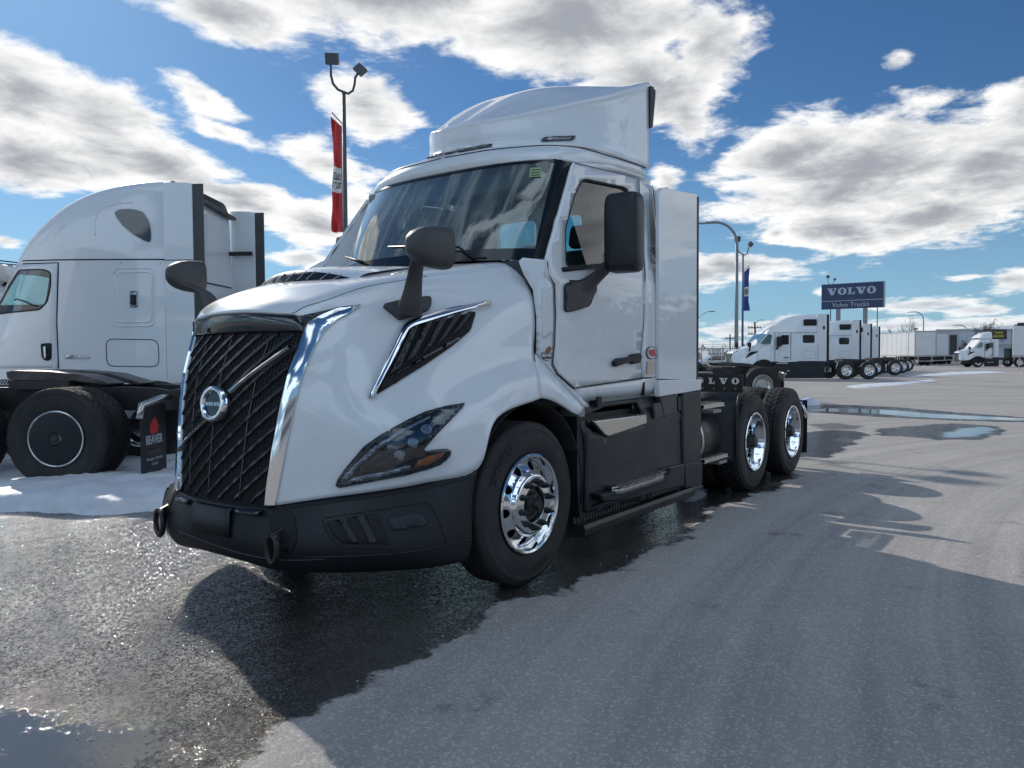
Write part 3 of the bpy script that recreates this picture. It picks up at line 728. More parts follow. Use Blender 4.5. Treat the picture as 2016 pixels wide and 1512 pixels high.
def px_text(name, m, txt, cx_, cy_, wpx, hpx, surf, off, par, bold=.0, skew=0., depth=.002):
    vs, fs = text_mesh(txt, 1, .0, bold=bold); xs = [v[0] for v in vs]; ys = [v[1] for v in vs]; w0, h0 = max(xs)-min(xs), max(ys)-min(ys); mx, my = (max(xs)+min(xs))/2, (max(ys)+min(ys))/2
    out = []
    for v in vs:
        u = (v[0]-mx)/w0; p, n = surf(cx_+u*wpx, cy_-(v[1]-my)/h0*hpx+skew*u*wpx); out.append(p+n*off)
    return MB().add(out, fs).obj(name, m, par, fix=True)
px_text('sticker_print', 'sticker_white', 'BEAVER', 1072.5, 699.5, 19, 7, CW, .019, bs, bold=.03)
decal('sticker_band', 'sticker_cream', [(1066,706),(1080,706),(1076,709),(1069,709)], .018, surf=CW, par=bs)
px_text('model_badge', 'chrome', 'VNL', 1282, 492, 19, 9.5, SS, .03, T, bold=.02, skew=.05)
px_text('model_badge', 'chrome', '300', 1284, 504.5, 19, 9.5, SS, .03, T, bold=.02, skew=.05)
decal('badge_line', 'chrome', [(1272,497.3),(1294,498.6),(1294,499.6),(1272,498.3)], .03)
ins = panel([(1044,332),(1066,330),(1065,349),(1042,350)], WS, step=9, off=.007).obj('inspection_sticker', 'sticker_green', ws)
for yy in (335.5, 341, 346): panel([(1046,yy),(1063,yy-1),(1063,yy+.6),(1046,yy+1.6)], WS, step=9, off=.009).obj('sticker_print', 'sticker_black', ins)
# ---------------- grille and nose
gk = [(float(p[2]), float(-p[1]), float(p[0])) for p in side[0][::-1]]
def ye(z): return float(np.interp(z, [g_[0] for g_ in gk], [g_[1] for g_ in gk]))
def xe(z): return float(np.interp(z, [g_[0] for g_ in gk], [g_[2] for g_ in gk]))
def gx(y, z, off=0.): return xe(z)-.072*(1-(min(1, abs(y)/ye(z)))**2)-off
gz = np.linspace(.61, 1.565, 22)
back = MB().grid(np.array([[(gx(t*ye(z), z, -.018), t*ye(z), z) for t in np.linspace(-1, 1, 25)] for z in gz]))
grille = back.obj('grille', 'deep_black', T)
# mesh screen: fine wires joined in one part
wires = MB()
for z in np.arange(.63, 1.55, .020):
    wires.tube([(gx(t*ye(z), z, -.012), t*ye(z), z) for t in np.linspace(-1, 1, 13)], .0022, 4, cap=False, smooth=False)
for t in np.linspace(-.97, .97, 44):
    wires.tube([(gx(t*ye(z), z, -.012), t*ye(z), z) for z in np.linspace(.63, 1.545, 9)], .0018, 4, cap=False, smooth=False)
tag(wires.obj('grille_mesh', 'grille_black', grille, fix=False), kind='stuff')
# thin diagonal fins with stepped edges, rising from the far side to the near side
def fin_profile(n, pts, prof):
    b = MB(); vs = []; m_ = len(prof)
    for y, z in pts:
        for o_, dz in prof: vs.append((gx(y, z, o_), y, z+dz))
    b.add(vs, [(i*m_+j, i*m_+(j+1) % m_, (i+1)*m_+(j+1) % m_, (i+1)*m_+j) for i in range(n-1) for j in range(m_)]+[tuple(range(m_)), tuple((n-1)*m_+j for j in range(m_))[::-1]], False); return b
for k in range(20):
    pts = []
    for t in np.linspace(-1.02, 1.02, 69):
        y = -t*.54; st_ = (t*9+k*.37) % 1.0; z = 1.10+(k-9.5)*.098+t*.44+.010*(st_ if st_ < .8 else (1-st_)*4)
        if .625 < z < 1.55 and abs(y) < ye(z)-.004: pts.append((y, z))
    if len(pts) < 5: continue
    f_ = fin_profile(len(pts), pts, ((-.016, .030), (-.002, .004), (.0, .0), (-.003, -.004), (-.016, -.012))).obj('grille_fin', 'grille_black', grille, sharp=30)
    fin_profile(len(pts), pts, ((-.003, .0050), (.0015, .0028), (.0022, .0005), (-.002, -.0008))).obj('fin_edge', 'grille_edge', f_, sharp=30)
for y in (-.30, 0.02, .30):
    MB().tube([(gx(y*ye(z)/.52, z, -.006), y*ye(z)/.52, z) for z in np.linspace(.63, 1.54, 12)], .004, 5).obj('grille_post', 'grille_edge', grille)
# emblem with diagonal bar
ez_ = 1.155; ey_ = -.02
ex_ = gx(ey_, ez_, .03); nrm = np.array((-1, -.10, .12)); nrm /= np.linalg.norm(nrm); ux = np.cross(nrm, (0, 0, 1.)); ux = -ux/np.linalg.norm(ux); ux = ux if ux[1] < 0 else -ux; uz = np.cross(ux, nrm); uz = uz if uz[2] > 0 else -uz
cE = np.array((ex_, ey_, ez_))
def ring(r0, r1, d0, d1, n=48):
    vs = []
    for i in range(n):
        a = 2*PI*i/n; e = ux*math.cos(a)+uz*math.sin(a)
        vs += [cE+e*r0+nrm*d0, cE+e*r0+nrm*d1, cE+e*(r0+r1)/2+nrm*(d1+.004), cE+e*r1+nrm*d1, cE+e*r1+nrm*d0]
    return vs, [(i*5+j, i*5+j+1, ((i+1) % n)*5+j+1, ((i+1) % n)*5+j) for i in range(n) for j in range(4)]
emb = MB().add(*ring(.070, .098, -.03, .02), True).obj('emblem', 'chrome', T)
ds = MB(); vs = [cE+(ux*math.cos(2*PI*i/40)+uz*math.sin(2*PI*i/40))*.071+nrm*.008 for i in range(40)]; ds.add(vs, [tuple(range(40))]).obj('emblem_disc', 'gloss_black', emb)
lt = MB(); wordmark(lt, .019, .118, .004, cE+nrm*.009, ux, uz); lt.obj('lettering', 'chrome', emb, fix=False)
def diag(p0, p1, w, nm):
    b = MB(); vs = []
    for t in np.linspace(0, 1, 16):
        y = p0[0]+(p1[0]-p0[0])*t; z = p0[1]+(p1[1]-p0[1])*t; q = np.array((gx(y, z, .028), y, z)); d = np.array((0, p1[0]-p0[0], p1[1]-p0[1])); d /= np.linalg.norm(d); s_ = np.cross(d, (1, 0, 0))
        vs += [q+s_*w+np.array((.02, 0, 0)), q+s_*w, q+np.array((-.008, 0, 0)), q-s_*w, q-s_*w+np.array((.02, 0, 0))]
    b.add(vs, [(i*5+j, i*5+(j+1) % 5, (i+1)*5+(j+1) % 5, (i+1)*5+j) for i in range(15) for j in range(5)]+[(0, 1, 2, 3, 4), tuple(75+j for j in (4, 3, 2, 1, 0))], False).obj(nm, 'chrome', emb, sharp=30)
yy0 = on(566, 683, 0, gx(-.50, 1.44, .03)); yy1 = on(440, 774, 0, gx(-.15, 1.22, .03))
diag((-.485, on(566,683,1,-.485)[2]), (-.135, 1.225), .011, 'emblem_bar'); diag((.035, 1.07), (.40, .865), .009, 'emblem_bar')
# gloss header above the grille, up to the hood edge
hed = []
e0 = [hoodG[0][j] for j in range(hoodG.shape[1])]
jA = 35; jB = hoodG.shape[1]-1-35
js = np.linspace(jA-7, jB+7, 31)
def hE(j): i = min(int(j), hoodG.shape[1]-2); return hoodG[0][i]*(1-(j-i))+hoodG[0][i+1]*(j-i)
rws = []
for j in js:
    p = hE(j)+np.array((.02, 0, -.004)); zt = 1.556; yb = p[1]*(ye(zt)/max(.5, abs(hE(js[0])[1]))) ; lo = np.array((gx(yb, zt, .004), yb, zt)); rws.append([lo, lo*.6+p*.4+np.array((-.008, 0, 0)), lo*.2+p*.8+np.array((-.008, 0, 0)), p])
MB().grid(crg(rws, 2, 4)).obj('grille_header', 'gloss_black', T, solid=.01)
# chrome strips framing the grille, running back along the shoulder
inn = [(684,604),(660,609),(629,621),(606,636),(598,655),(586,691),(566,738),(554,798),(537,877),(526,957),(523,994)]
outr = [(709,603),(688,618),(665,630),(640,652),(617,691),(598,738),(582,798),(566,877),(551,957),(543.5,994)]
def res(L, n):
    L = np.array(L, float); s = np.r_[0, np.cumsum(np.linalg.norm(np.diff(L, axis=0), axis=1))]; t = np.linspace(0, s[-1], n); return np.stack([np.interp(t, s, L[:, 0]), np.interp(t, s, L[:, 1])], 1)
I_, O_ = res([(709,602)]+inn, 44), res(outr, 44); vs = []
for a, b_ in zip(I_, O_):
    row = []
    for t, h_ in ((0, .0), (.04, .014), (.5, .020), (.96, .012), (1, .0)):
        q, n = HS(*(a*(1-t)+b_*t)); row.append(q+n*h_)
    vs.append(row)
MB().grid(np.array(vs)).mirror().obj('grille_surround', 'chrome', T, sharp=45)
bl_ = inlay('nose_trim', 'gloss_black', [(588,623),(600,621),(640,612),(682,603.5),(664,607.5),(629,619.5),(606,634),(598,652),(594,640)], .006, step=6)
# hood shut line and shoulder crease
bead('hood_seam', 'seam_black', [(1013,520),(1033,541),(1050,566),(1055.5,622),(1053.5,697),(1064,712)], .004, off=-.001, surf=HS)
bead('hood_crease', 'seam_black', [(575,619),(600,604),(640,592),(715,566),(798,551),(840,544)], .0028, off=-.0005)
# side air vent with chrome brow
vent = inlay('air_vent', 'deep_black', rnd([(740,778),(757,740),(800,657),(812,645),(937,614),(925,652),(887,684),(836,719)], 7), .006, step=9)
bars = [[(765,742),(786,727),(822,640),(809,646)], [(797,716),(815,703),(851,632),(838,636)], [(828,700),(843,688),(880,625),(867,628)], [(856,683),(872,668),(908,619),(895,621)], [(886,664),(902,650),(928,618),(918,618)]]
for q in bars:
    mid = [((q[0][i]+q[1][i])/2, 0) for i in (0, 1)]
    inlay('vent_louvre', 'grille_black', q, .022, step=9, solid=.012, par=vent)
inlay('vent_louvre', 'gloss_black', [(765,746),(772,738),(900,664),(905,670)][::-1], .016, step=9, par=vent, solid=.004)
I_, O_ = res([(736.6,783),(800,655),(806,649),(816,644.5),(895,620.5),(963,602.5)], 40), res([(723,782.5),(788,648),(796,639),(808,632.5),(875,611.6),(962,594.5)], 40); vs = []
for a, b_ in zip(I_, O_):
    row = []
    for t, h_ in ((0, .0), (.04, .028), (.5, .036), (.96, .026), (1, .0)): q, n = HS(*(a*(1-t)+b_*t)); row.append(q+n*h_)
    vs.append(row)
vs = [[r*0+np.mean(vs[0], axis=0) for r in vs[0]]]+vs+[[r*0+np.mean(vs[-1], axis=0) for r in vs[-1]]]
MB().grid(np.array(vs)).mirror().obj('vent_brow', 'chrome', vent, sharp=60)
# headlight
HLo = [(662,956),(666,944),(680,924),(717,880),(745,860),(776,842),(806,826),(836,812),(875,801),(913,795),(908,804),(867,846),(852,862),(833,884),(838,889),(855,886),(879,884),(886,888),(884,897),(875,907),(863,915),(840,923),(796,935),(717,950),(669,959)]
hl = inlay('headlight', 'deep_black', HLo, .003, step=9)
inlay('reflector', 'gloss_black', [(700,935),(712,915),(760,878),(815,840),(860,812),(895,805),(850,850),(812,885),(790,915)], .006, step=9, par=hl)
inlay('running_light', 'lamp_grey', [(671,951),(676,938),(690,922),(735,880),(790,846),(845,820),(846,824),(795,851),(741,887),(699,925),(694,937)], .010, step=9, par=hl)
inlay('running_light', 'lamp_grey', [(672,953),(697,939),(760,927),(806,914),(808,922),(760,936),(717,946)], .010, step=9, par=hl)
inlay('lamp_bar', 'grey_plastic', [(716,922),(760,890),(812,857),(818,861),(768,895),(724,926)], .009, step=9, par=hl)
inlay('lamp_bar', 'grey_plastic', [(752,914),(790,888),(828,860),(834,864),(798,893),(762,917)], .009, step=9, par=hl)
inlay('turn_signal', 'amber', [(812,921),(823,905),(846,896),(872,890),(868,899),(855,908),(835,916)], .010, step=9, par=hl)
for cx_, cy_ in ((838,846),(812,872),(786,896)): inlay('projector', 'lamp_grey', cir(cx_, cy_, 11, 10, 14), .011, step=7, par=hl)
inlay('lens', 'lens_glass', HLo, .016, step=9, par=hl)
bead('lens_rim', 'gloss_black', HLo, .004, closed=True, par=hl, off=.008, sub=1)
# hood intake
sc = []; 
for y in np.linspace(-.46, .46, 13):
    t = 1-(abs(y)/.46)**2.5; z0 = 1.80+.03*t
    def hz0(x, y): 
        i = int(np.argmin(np.abs(hoodG[:, hoodG.shape[1]//2, 0]-x))); r_ = hoodG[i]; o_ = np.argsort(r_[28:78, 1]); return float(np.interp(y, r_[28:78, 1][o_], r_[28:78, 2][o_]))
    sc.append([(-.86+.10*(1-t), y, hz0(-.83, y)-.004), (-.80+.10*(1-t), y, hz0(-.78, y)+.012+.045*t), (-.62, y, hz0(-.6, y)+.010+.045*t), (-.30, y, hz0(-.30, y)+.006+.02*t), (0.02, y, hz0(0.02, y)-.006)])
scG = crg(sc, 3, 5)
MB().grid(scG[:, 4:]).obj('hood_scoop', 'white_paint', T, sharp=50)
intake = MB().grid(scG[:, :5]).obj('hood_intake', 'grille_black', T)
for y in np.linspace(-.36, .36, 9):
    i = int(round((y+.46)/.92*(len(scG)-1))); a, b_ = scG[i][0], scG[i][4]
    MB().tube([a+np.array((-.006, .0, .003)), b_+np.array((-.006, -.04, .001))], .003, 5).obj('intake_rib', 'lamp_grey', intake)
# ---------------- bumper
lip = [side[0][5], side[1][5], side[2][5], side[3][5], side[4][5], side[5][5]]
cols = [((-1.405, 0, .615), (-1.43, 0, .52), (-1.435, 0, .42), (-1.385, 0, .315), (-1.28, 0, .28)),
        ((-1.395, -.22, .615), (-1.42, -.22, .52), (-1.425, -.22, .415), (-1.375, -.22, .31), (-1.27, -.20, .28))]
for q, a, b_, c_, d_ in ((lip[0], (-1.372, -.43), (-1.385, -.44), (-1.335, -.43), (-1.22, -.40)), (lip[1], (-1.35, -.52), (-1.36, -.54), (-1.31, -.53), (-1.18, -.50)), (lip[2], (-1.235, -.77), (-1.25, -.79), (-1.19, -.77), (-1.05, -.72)),
                    (lip[3], (-1.01, -1.0), (-1.04, -1.02), (-.98, -.99), (-.9, -.93)), (lip[4], (-.82, -1.13), (-.84, -1.15), (-.80, -1.12), (-.75, -1.05)), (lip[5], (-.555, -1.2), (-.57, -1.21), (-.58, -1.19), (-.56, -1.12))):
    zt = q[2]; cols.append(((q[0]-.004, q[1], zt-.006), (a[0], a[1], .40+(zt-.40)*.52), (b_[0], b_[1], .40), (c_[0], c_[1], .285), (d_[0], d_[1], .255)))
bg_ = crg(cols, 7, 5)
full = np.concatenate([bg_[:0:-1]*np.array((1, -1, 1)), bg_])
bumper = MB().grid(full).obj('bumper', 'black_plastic', T, solid=.02)
BS = bvh_surf(MB().grid(full))
def bin_(name, m, out, off, **k): return inlay(name, m, out, off, surf=BS, par=k.pop('par', bumper), step=8, **k)
bead('bumper_seam', 'seam_black', [(528,1004),(637,991),(756,975),(836,961),(915,943),(938,935)], .005, surf=BS, par=bumper)
bead('bumper_seam', 'seam_black', [(595,1098),(700,1095),(800,1088),(870,1076),(928,1062)], .006, surf=BS, par=bumper)
bead('bumper_seam', 'seam_black', [(640,1020),(760,1001),(836,990),(850,999),(866,1030),(878,1068)], .005, surf=BS, par=bumper, sub=2)
bead('bumper_seam', 'seam_black', [(636,1024),(640,1040),(662,1070),(680,1078),(762,1078),(782,1087)], .006, surf=BS, par=bumper, sub=2)
bead('bumper_crease', 'grey_plastic', [(352,1046),(420,1072),(490,1093),(560,1103),(640,1101)], .004, surf=BS, par=bumper, mirror=False)
fv = bin_('fog_vent', 'deep_black', rnd([(641,1028),(742,1010),(770,1072),(675,1070),(655,1052)], 5), .003)
bin_('vent_blade', 'skirt_plastic', [(668,1023),(681,1021),(706,1068),(692,1069)], .012, par=fv, solid=.012); bin_('vent_blade', 'skirt_plastic', [(703,1018),(717,1015),(742,1067),(728,1069)], .012, par=fv, solid=.012)
bin_('lamp_blank', 'skirt_plastic', rnd([(762,1021),(828,1010),(842,1033),(775,1045)], 6), .006)
# centre plates, steps and hooks
MB().grid(np.array([[(np.interp(abs(y), [0, .22, .43], [-1.425, -1.415, -1.372])-.022+dz_, y, z) for z, dz_ in ((.60, .03), (.585, 0), (.50, -.006), (.44, -.006))] for y in np.linspace(-.23, .12, 8)])).obj('licence_plate_mount', 'skirt_plastic', bumper, solid=.008)
for y0, y1 in ((-.42, -.26), (.19, .36)):
    MB().grid(np.array([[(np.interp(abs(y), [0, .22, .43], [-1.425, -1.415, -1.372])-.006+dx_, y, z) for z, dx_ in ((.60, .03), (.592, -.012), (.578, -.014), (.570, .0))] for y in np.linspace(y0, y1, 6)])).obj('bumper_step', 'gloss_black', bumper, solid=.006)
for sgn in (-1, 1):
    y = sgn*.55
    MB().prism([(-1.40, .50), (-1.32, .53), (-1.24, .55), (-1.24, .42), (-1.34, .43), (-1.40, .46)], y-.016, y+.016).obj('tow_hook', 'chassis_black', T, bevel=.006)
    MB().tube([(-1.40, y+.042*math.cos(a), .42+.075*math.sin(a)) for a in np.linspace(PI*.62, PI*2.38, 22)], .016, 10).obj('shackle', 'chassis_black', T)
    MB().tube([(-1.395, y-.050, .482), (-1.395, y+.050, .482)], .012, 10).obj('shackle_pin', 'chassis_black', T)
bin_('hook_pocket', 'deep_black', rnd([(535,1008),(560,1000),(580,1012),(586,1060),(575,1090),(545,1080),(533,1040)], 7), .002, mirror=True)
# ---------------- hood mirrors
def spow(v, p): return math.copysign(abs(v)**p, v)
def sell(c_, r, n=14, m_=20, e1=.5, e2=.5, R=None, cut=None):
    G = []
    for i in range(n+1):
        a = -PI/2+PI*i/n; row = []
        for j in range(m_+1):
            b_ = 2*PI*j/m_; p = Vector((r[0]*spow(math.cos(a), e1)*spow(math.cos(b_), e2), r[1]*spow(math.cos(a), e1)*spow(math.sin(b_), e2), r[2]*spow(math.sin(a), e1)))
            if cut and p.x > cut: p.x = cut
            if R is not None: p = R @ p
            row.append(np.array(p)+np.array(c_))
        G.append(row)
    return MB().grid(np.array(G))
hm = []
# head: domed towards the front, flat glass facing back
hc = np.array(Y(853, 486, 1.16))
Rm = Matrix.Rotation(math.radians(-6), 3, 'Z')
headb = MB()
prof = [(-.17, .018, .02, .0), (-.16, .040, .048, .0), (-.13, .058, .074, .0), (-.085, .070, .094, 0), (-.03, .076, .106, .0), (.04, .079, .112, .0), (.085, .079, .114, .0), (.091, .074, .108, .0)]
G = []
for x, ry_, rz_, dz in prof:
    G.append([np.array(Rm @ Vector((x, ry_*spow(math.cos(b_), .62), rz_*spow(math.sin(b_), .62)+dz)))+hc for b_ in np.linspace(0, 2*PI, 29)])
G = [[np.mean(G[0], axis=0)]*29]+G
hb_ = MB().grid(np.array(G)); hb_.mirror(); mir = hb_.obj('hood_mirror', 'grey_plastic', T, sharp=50)
gl = [np.array(Rm @ Vector((.093, .070*spow(math.cos(b_), .62), .104*spow(math.sin(b_), .62))))+hc for b_ in np.linspace(0, 2*PI, 28, endpoint=False)]
g_ = MB().add(gl, [tuple(range(28))]).mirror(); g_.obj('mirror_glass', 'chrome', mir)
stem_ = []
for cxp, cyp, yy_, wx_, wy_ in [(806,622,.90,.10,.03), (808,600,.93,.085,.032), (813,570,.96,.066,.030), (818,535,1.01,.052,.026), (824,508,1.11,.048,.026), (836,488,1.15,.05,.03)]:
    p = Y(cxp, cyp, yy_); stem_.append([p+np.array((wx_*math.cos(a), wy_*math.sin(a), 0)) for a in np.linspace(0, 2*PI, 17)])
MB().grid(crg(stem_, 3, 1)).mirror().obj('mirror_stem', 'grey_plastic', mir)
inlay('mirror_foot', 'grey_plastic', rnd([(752,604),(778,597),(838,588),(846,590),(846,604),(843,613),(786,632)], 4), .014, step=8, solid=.03, par=mir)
# ---------------- door mirrors
mb_ = MB(); mc = np.array(Y(1231, 459, 1.38)); G = []
hw, hh = .262, .268
for x, s_ in ((-.085, .80), (-.075, .92), (-.05, .985), (0, 1.0), (.04, 1.0), (.05, .97)):
    G.append([mc+np.array((x*.0+hw*s_*spow(math.cos(a), .28), 0, 0))*0 for a in (0,)])
G = []
for d, s_ in ((-.115, .78), (-.105, .90), (-.08, .975), (-.03, 1.0), (.03, 1.0), (.045, .97)):
    # housing is broad across the truck; its flat glass looks to the rear
    G.append([mc+np.array((d+.0*math.cos(a), -.128*s_*spow(math.cos(a), .3)+0, hh*1.02*s_*spow(math.sin(a), .3))) for a in np.linspace(0, 2*PI, 37)])
G = [[np.mean(G[0], axis=0)]*37]+G+[[np.mean(G[-1], axis=0)]*37]
G = np.array(G)
# turn the housing so that it shows as it does from the front quarter
Rz = Matrix.Rotation(math.radians(8), 3, 'Z')
G = np.array([[np.array(Rz @ Vector(p-mc))+mc for p in row] for row in G])
dm = MB().grid(G).mirror().obj('door_mirror', 'skirt_plastic', T, sharp=50)
arm = MB()
ar = []
for (x_, y_, yy_, w1, w2) in ((1135,578,1.19,.13,.02), (1152,566,1.20,.075,.02), (1172,548,1.23,.055,.02), (1196,524,1.28,.05,.025), (1210,505,1.33,.05,.03)):
    p = Y(x_, y_, yy_); ar.append((p, w1, w2))
G = []
dirs = np.array((.66, -.15, .74)); 
for p, w1, w2 in ar:
    s1 = np.array((.75, 0, -.66)); s2 = np.array((0, 1., 0)); G.append([p+s1*w1*math.cos(a)+s2*w2*math.sin(a) for a in np.linspace(0, 2*PI, 17)])
MB().grid(crg(G, 3, 1)).mirror().obj('mirror_arm', 'skirt_plastic', dm)
panel(rnd([(1108,562),(1115,556),(1165,551),(1170,570),(1163,582),(1156,603),(1116,615),(1108,612)], 7), SS, step=8, off=.028).mirror().obj('mirror_foot', 'skirt_plastic', dm, solid=.03, bevel=.006)
# ---------------- wipers, cowl tray
MB().grid(np.array([[(x0+dx_, y, z_) for dx_, z_ in ((-.16, 2.045), (-.03, 2.052), (.02, 2.03))] for y, x0 in ((-.96, .50), (-.85, .40), (-.62, .24), (-.4, .18), (0, .14), (.4, .18), (.62, .24), (.85, .40), (.96, .50))])).obj('cowl_tray', 'black_plastic', T)
for pl in ([(960,530),(935,512),(905,490)], [(905,491),(880,489),(770,491)], [(722,520),(705,515),(682,508)]):
    pts = []
    for p in pl:
        q, n = WS(*p); pts.append(q+n*.03)
    MB().tube(pts, .009, 6).obj('wiper', 'black_plastic', T)
# ---------------- interior
MB().add(*(lambda b: (b.v, b.f))(MB().prism([(.22, 2.04), (.62, 2.09), (.86, 2.02), (.90, 1.85), (.80, 1.3), (.30, 1.3)], -1.08, 1.08))).obj('dashboard', 'trim_interior', T, bevel=.03)
sw = []
for i in range(25):
    a = 2*PI*i/24; sw.append((.96+.09*math.sin(a), -.48+.21*math.cos(a), 2.07+.185*math.sin(a)))
MB().tube(sw, .014, 8).tube([(.86, -.48, 1.95), (.96, -.48, 2.07)], .03, 8).tube([(.96, -.68, 2.07), (.96, -.28, 2.07)], .012, 6).obj('steering_wheel', 'trim_interior', T)
for y in (-.52, .56):
    st = MB().box(1.2, 1.68, y-.24, y+.24, 1.55, 1.72).obj('seat', 'seat_fabric', T, bevel=.05, seg=3)
    R_ = Matrix.Rotation(math.radians(14), 3, 'Y')
    MB().box(-.07, .07, -.24, .24, 0, .64, R_, (1.62, y, 1.68)).obj('backrest', 'seat_fabric', st, bevel=.05, seg=3)
    MB().box(-.05, .05, -.13, .13, 0, .2, R_, (1.775, y, 2.33)).obj('headrest', 'seat_fabric', st, bevel=.04, seg=3)
    MB().box(1.25, 1.6, y-.15, y+.15, 1.2, 1.55).obj('seat_base', 'trim_interior', st)
MB().box(.66, .74, -.9, .9, 2.62, 2.78).obj('overhead_console', 'headliner', T, bevel=.02)
# ---------------- side skirt with steps
def sk(px, py, y=1.2): p = Y(px, py, y); return (p[0], p[2])
so_ = [sk(1152,806), sk(1205,792), sk(1268,784), sk(1336,773), (2.29, .26), sk(1155,1010), sk(1157,950), sk(1158,900), sk(1155,860), sk(1148,835)]
def SKY(u, v):
    d = 0
    if v > .90: d = (v-.90)*.45
    elif v < .50: d = .0+(.50-v)*.06
    else: d = .012
    k = max(0, .85-u)*.12
    return ((u, -1.215+d+k, v), (0, -1, 0))
rec_up = [sk(1158,838), sk(1160,818), sk(1205,800), sk(1266,792), sk(1270,830), sk(1192,858), sk(1168,850)]
skm = panel(so_, SKY, holes=[rec_up], step=.06).mirror()
skirt = skm.obj('side_skirt', 'skirt_plastic', T, solid=.03, sharp=20)
MB().prism(rec_up, -1.10, -1.06).mirror().obj('step_well', 'black_plastic', skirt)
stx = [sk(1163,829), sk(1268,815), sk(1268,834), sk(1193,859), sk(1186,856)]
MB().prism(stx, -1.225, -1.185).mirror().obj('upper_step_face', 'brushed_steel', skirt, bevel=.008)
up = MB(); zt_ = .955
MB().box(.78, 1.60, -1.20, -1.02, .925, .947).mirror().obj('upper_step_tread', 'black_plastic', skirt, bevel=.004)
bt = MB()
for i in range(14):
    for j in range(3): bt.box(.82+i*.054, .855+i*.054, -1.19+j*.055, -1.155+j*.055, .947, .957)
bt.mirror(); tag(bt.obj('step_grip', 'brushed_steel', skirt, fix=False), kind='stuff')
# lower step, steel edged
lo_ = [(.93, -1.20), (1.84, -1.20), (1.84, -1.255), (1.70, -1.30), (1.02, -1.315), (.93, -1.27)]
MB().prism(lo_, .455, .478, 'xy').mirror().obj('lower_step_tread', 'black_plastic', skirt, bevel=.003)
MB().grid(np.array([[(x, y, z) for z in (.478, .425)] for x, y in lo_[1:]])).mirror().obj('lower_step_edge', 'brushed_steel', skirt, solid=.010, sharp=30)
MB().prism([(.74, .46), (.86, .452), (1.86, .452), (1.92, .50), (1.86, .40), (1.0, .37), (.78, .40)], -1.285, -1.19).mirror().obj('lower_step_housing', 'black_plastic', skirt, bevel=.02)
bt = MB()
for i in range(16):
    for j in range(2): bt.box(.98+i*.052, 1.015+i*.052, -1.285+j*.045, -1.255+j*.045, .478, .486)
bt.mirror(); tag(bt.obj('step_grip', 'brushed_steel', skirt, fix=False), kind='stuff')
# facets and lids
for out in ([sk(1283,795), sk(1296,792), sk(1303,820), sk(1285,824)],): MB().prism(out, -1.222, -1.20).mirror().obj('skirt_lid', 'grey_plastic', skirt, bevel=.006)
MB().prism([sk(1298,782), sk(1330,776), sk(1331,812), sk(1306,822)], -1.212, -1.16).mirror().obj('fuse_box_lid', 'grey_plastic', skirt, bevel=.008)
MB().prism([sk(1332,782), sk(1338,780), sk(1339,806), sk(1333,810)], -1.212, -1.17).mirror().obj('lid_grip', 'black_plastic', skirt)
MB().prism([(.72, .36), (2.27, .30), (2.27, .49), (1.9, .50)], -1.235, -1.2).mirror().obj('skirt_facet', 'skirt_plastic', skirt, bevel=.012)
rp = MB().prism([(2.275, .27), (2.66, .25), (2.67, .47), (2.665, 1.095), (2.26, 1.10)], -1.222, -1.16).mirror().obj('rear_skirt', 'skirt_plastic', T, bevel=.018)
MB().prism([(2.29, .27), (2.66, .25), (2.665, .46), (2.28, .49)], -1.236, -1.21).mirror().obj('skirt_facet', 'skirt_plastic', rp, bevel=.012)
MB().box(2.62, 2.67, -1.2, -.75, .26, 1.09).mirror().obj('skirt_end', 'skirt_plastic', rp)
# running board
MB().prism([(-1.245, .235), (-1.235, .262), (-1.16, .262), (-1.15, .30), (-1.10, .30), (-1.10, .17), (-1.215, .175), (-1.24, .19)], .60, 2.47, 'yz').mirror().obj('running_board', 'chassis_black', T, sharp=20)
rb_ = MB()
for k in range(44): rb_.box(.63+k*.042, .648+k*.042, -1.168, -1.152, .264, .296)
rb_.mirror(); tag(rb_.obj('board_ribs', 'grey_plastic', T, fix=False), kind='stuff')
# ---------------- wheel wells
for sg in (-1, 1):
    G = [[(.08+.60*math.cos(a), sg*y, .53+.60*math.sin(a)) for y in (1.17, .95, .72)] for a in np.linspace(-.25, PI+.15, 24)]
    MB().grid(np.array(G)).obj('wheel_well', 'deep_black', T, solid=.01)
    MB().prism([(.08+.60*math.cos(a), .53+.60*math.sin(a)) for a in np.linspace(-.3, PI+.3, 20)], sg*.70, sg*.72).obj('inner_well', 'deep_black', T)
MB().prism([(.62, 1.06), (.72, .97), (.72, .30), (.66, .25), (.62, .5), (.62, .8)], -1.17, -.7).mirror().obj('splash_guard', 'black_plastic', T)
MB().box(.60, .67, -1.20, -1.05, 1.0, 1.06).mirror().obj('fender_bracket', 'galvanised', T)
# ---------------- chassis
for y in (-.43, .43):
    MB().prism([(-1.2, .72), (6.25, .72), (6.25, .95), (6.15, .99), (-1.2, .99)], y-.04, y+.04).obj('frame_rail', 'chassis_black', T)
for x in (2.2, 3.4, 4.75, 6.1): MB().box(x-.05, x+.05, -.4, .4, .76, .94).obj('cross_member', 'chassis_black', T)
MB().box(-1.15, .9, -.62, .62, .42, 1.2).obj('engine_block', 'deep_black', T, bevel=.05)
MB().tube([(0, -.95, .50), (0, .95, .50)], .07, 12).obj('front_axle', 'chassis_black', T)
for x in (4.09, 5.41): MB().tube([(x, -1.1, .51), (x, -.3, .51), (x, -.18, .51), (x, .18, .51), (x, .3, .51), (x, 1.1, .51)], [.08, .10, .2, .2, .10, .08], 12).obj('drive_axle', 'chassis_black', T)
